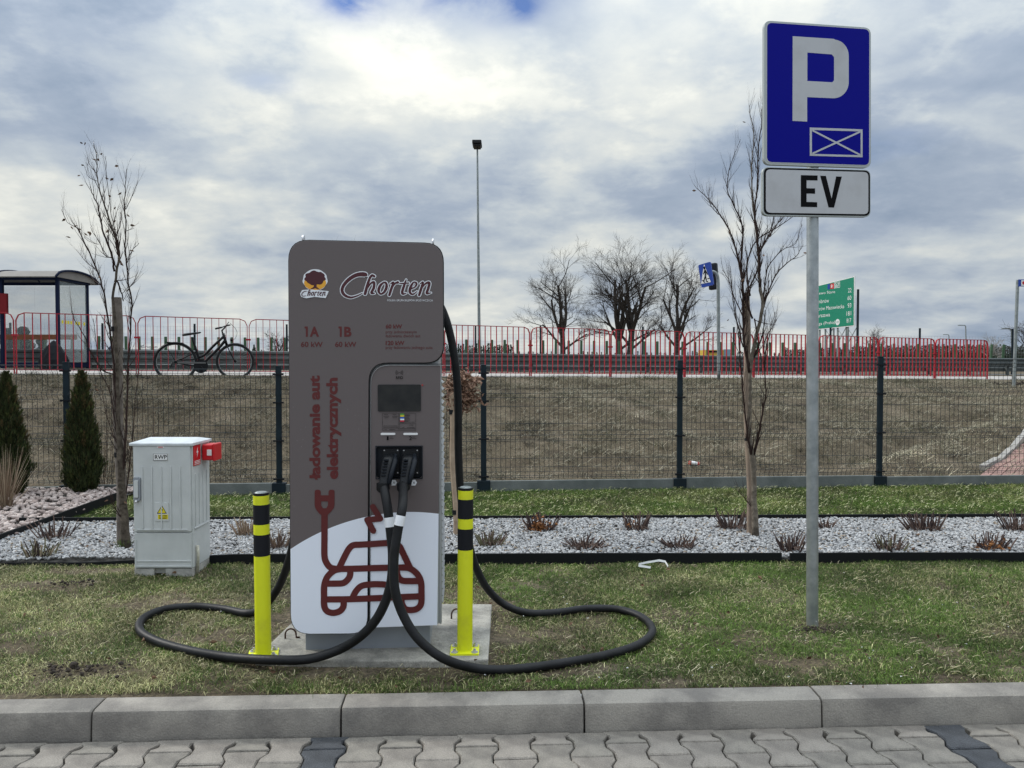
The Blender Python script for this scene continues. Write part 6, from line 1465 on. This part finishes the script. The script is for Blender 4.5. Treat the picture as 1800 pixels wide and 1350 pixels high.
shrub(486, 962, 44, 36, 'pale brown cut shrub in the gravel between the left bollard and the charger', 16, mats=[straw[1], cutm[1]])
tuft('green_grass_tuft', 218, 962, .04, 90, .07, .8, [mat('tuft_green', (.10,.15,.03), .8)], 'small green grass tuft at the foot of the left young tree', 'grass tuft', 6, r0=.0016)
# dry weeds in front of the fence on the left
rr = random.Random(12)
for k, (px, py, hh_, lb) in enumerate(((262, 852, .95, 'tall thin dry weed stalks against the fence behind the cabinet'), (178, 858, .9, 'thin dry twigs against the fence between the conifer and the bare tree'))):
    tuft('dry_weeds', px, py, .0, 46, hh_, .35, [M_['twig'], straw[1]], lb, 'dry weeds', 20+k, r0=.0022, cz=3)

# brick path beyond the fence on the right
def tz(px, py):
    r = ray(px, py); k = 5.0
    for _ in range(400):
        p = Vector((0,0,CAMH))+r*k
        if p.z <= gz(p.x, p.y): break
        k += .05
    return p
bp = empty('brick_path'); tag(bp, kind='structure')
a_, b_ = tz(1727, 829), tz(1800, 768)
a_ = Vector((a_.x, a_.y)); b_ = Vector((b_.x, b_.y)); dd = (b_-a_).normalized(); nn = Vector((dd.y, -dd.x))
kb = None
def on_ground(c2_, l, w, m, name, par, up=.03):
    z_ = gz(c2_.x, c2_.y); e = .12; zx = (gz(c2_.x+dd.x*e, c2_.y+dd.y*e)-gz(c2_.x-dd.x*e, c2_.y-dd.y*e))/(2*e)
    o = newobj(name, m, par); o.location = (c2_.x, c2_.y, z_+up); o.rotation_euler = (0, -math.atan(zx), math.atan2(dd.y, dd.x)); return o
q = MB(); q.box(-.488, .488, -.04, .04, -.12, .03); km = q.build('path_kerbstone', M_['brick_edge'], bp); kmesh = km.data; bpy.data.objects.remove(km)
q = MB(); q.box(-.097, .097, -.047, .047, -.06, 0); t_ = q.build('path_brick', M_['brick'], bp); bmesh_ = t_.data; bpy.data.objects.remove(t_)
for i in range(0, 5): on_ground(a_+dd*(i+.5)*1.0, 1, .08, kmesh, 'path_kerbstone', bp)
for j in range(0, 13):
    for i in range(-3, 22):
        c_ = a_+nn*(.10+j*.10)+dd*(i*.2+(.1 if j % 2 else 0))
        if c_.y < fence_y(c_.x)+.25 or c_.x > c_.y*.69+.3: continue
        on_ground(c_, .2, .1, bmesh_, 'path_brick', bp, up=.028)

# soil heaps, litter
def clod_heap(px, py, w, n, label, seed, z=0.0, onbank=False, m=None):
    rr = random.Random(seed); c0 = tz(px, py) if onbank else G(px, py, z); q = MB(); iv, jf = ico()
    for k in range(n*4):
        s_ = w*rr.choice((rr.uniform(.008, .022), rr.uniform(.008, .05))); p = Vector((rr.gauss(0, w*.33), rr.gauss(0, w*.15), abs(rr.gauss(0, w*.025))+.004))
        q.add([(p.x+v[0]*s_*rr.uniform(.5,1.5), p.y+v[1]*s_*rr.uniform(.5,1.4), p.z+v[2]*s_*rr.uniform(.4,1.1)) for v in iv], [tuple(t) for t in jf])
    o = q.build('soil_heap', m or mat('dark_soil', (.035,.026,.020), .95, var=.5, vscale=30, bump=.8), kind='stuff'); o.location = c0
    o['label'] = label; return o
clod_heap(135, 1180, .30, 26, 'dark crumbly soil clods in the grass at the left', 1)
clod_heap(120, 1028, .26, 16, 'dark soil clods in the grass below the gravel at the left', 2)
clod_heap(1535, 806, .55, 80, 'dark dug soil heap beyond the fence by its right-hand post', 3, onbank=True)
clod_heap(1672, 803, .28, 30, 'small dark soil clods beyond the fence left of the brick path', 4, onbank=True)
clod_heap(1775, 676, .9, 60, 'black hollow soil at the top of the bank by the bus stop pole', 5, onbank=True)
clod_heap(1430, 1108, .16, 40, 'loosened soil at the foot of the sign pole', 6)
c_ = G(1147, 997, .02); q = MB()
def tape(pts, w, name, m, label, cat, loc):
    q = MB(); vs = []
    for i, (x_, y_, z_) in enumerate(pts): vs += [(x_, y_-w/2, z_), (x_+.004, y_+w/2, z_+.012)]
    q.add(vs, [(2*i, 2*i+1, 2*i+3, 2*i+2) for i in range(len(pts)-1)]); o = q.build(name, m); o.location = loc; return tag(o, label, cat)
tape([(-.02,-.03,.0),(-.10,-.02,.01),(-.095,.01,.012),(-.03,.03,.02),(.05,.04,.03),(.09,.03,.025),(.10,-.02,.005)], .010, 'plastic_strip', M_['litter'], 'crumpled white plastic strip on the grass in front of the gravel bed', 'litter', c_)
rc = tz(1219, 818); q = MB(); q.tube([(-.07,0,.02),(.07,.02,.0)], .028, n=12); o = q.build('drink_can', M_['red_plastic'], smooth=40); tag(o, 'crushed red drink can lying beyond the fence left of the young tree', 'drink can'); o.location = rc+Vector((0,-.05,.02))
q = MB(); q.tube([(-.045,-.002,.021),(.035,.008,.006)], .0286, n=12); q.build('can_print', M_['white'], o, smooth=40)
# crumbs of paper and dry leaves
rr = random.Random(31); q = MB()
for k in range(150):
    p = G(rr.uniform(40, 1780), rr.uniform(1000, 1210), .028); 
    if SX0 < p.x < SX1 and SY0 < p.y < SY1: continue
    s_ = rr.uniform(.002, .008); q.add([p+Vector((rr.uniform(-1,1), rr.uniform(-1,1), rr.uniform(-.1,.6)))*s_ for _ in range(4)], [(0,1,2),(0,2,3),(1,3,2)])
o = q.build('paper_crumbs', M_['litter'], kind='stuff'); o['label'] = 'small white crumbs scattered in the front grass'
q = MB()
for k in range(150):
    px, py = rr.uniform(0, 1800), rr.choice((rr.uniform(912, 975), rr.uniform(1000, 1215))); p = G(px, py, .05 if py < 980 else .03)
    if SX0 < p.x < SX1 and SY0 < p.y < SY1: continue
    leaf(q, p, rr, rr.uniform(.015, .04))
o = q.build('fallen_leaves', M_['leaf'], kind='stuff'); o['label'] = 'brown fallen leaves scattered on gravel and grass'

# ------------------------------------------------------------------ things far beyond the road
FB = Fr(P(235, 612, 150), 0.0); fbz = .6
b1 = empty('roadside_building', (FB.O.x, 150, fbz)); tag(b1, 'low pale far building with blue lettering left of the bicycle', 'building')
w_ = lambda px, py: (P(px, py, 150).x-FB.O.x, P(px, py, 150).z-fbz)
q = MB(); x0_, z0_ = w_(195, 622); x1_, z1_ = w_(288, 613.5); q.box(x0_, x1_, 0, 8, -1, z1_); q.build('wall', M_['far_wall'], b1)
q = MB(); q.prism([w_(182,616), w_(197,616), w_(192,604)], 1, 5); q.build('roof', mat('navy_roof', (.03,.04,.09), .6), b1)
text('Gruppo', w_(241,0)[0], w_(270,0)[0], w_(0,613.4)[1], w_(0,607)[1], -.1, mat('lettering_navy', (.02,.03,.10), .6), b1, bold=.01)
b2 = empty('yellow_kiosk', (P(1264, 618, 130).x, 130, .6)); tag(b2, 'far yellow and dark service building front beyond the road', 'building')
w_ = lambda px, py: (P(px, py, 130).x-b2.location.x, P(px, py, 130).z-.6)
q = MB(); x0_, z1_ = w_(1240, 615); x1_, z0_ = w_(1272, 622); q.box(x0_, x1_, 0, 5, -1, z1_); q.build('facade', M_['far_yellow'], b2)
q = MB(); x0_, z1_ = w_(1242, 616.5); x1_, z0_ = w_(1270, 619.5); q.box(x0_, x1_, -.1, 0, z0_, z1_); q.build('dark_fascia', M_['bw_black'], b2)
q = MB(); x0_, z1_ = w_(1273, 614); x1_, z0_ = w_(1290, 624); q.box(x0_, x1_, .2, 4, -1, z1_); q.build('blue_annex', mat('pale_blue_wall', (.2,.32,.42), .6), b2)
if __name__ == '__main__': print('scene built', sum(len(o.data.polygons) for o in bpy.data.objects if o.type == 'MESH'))
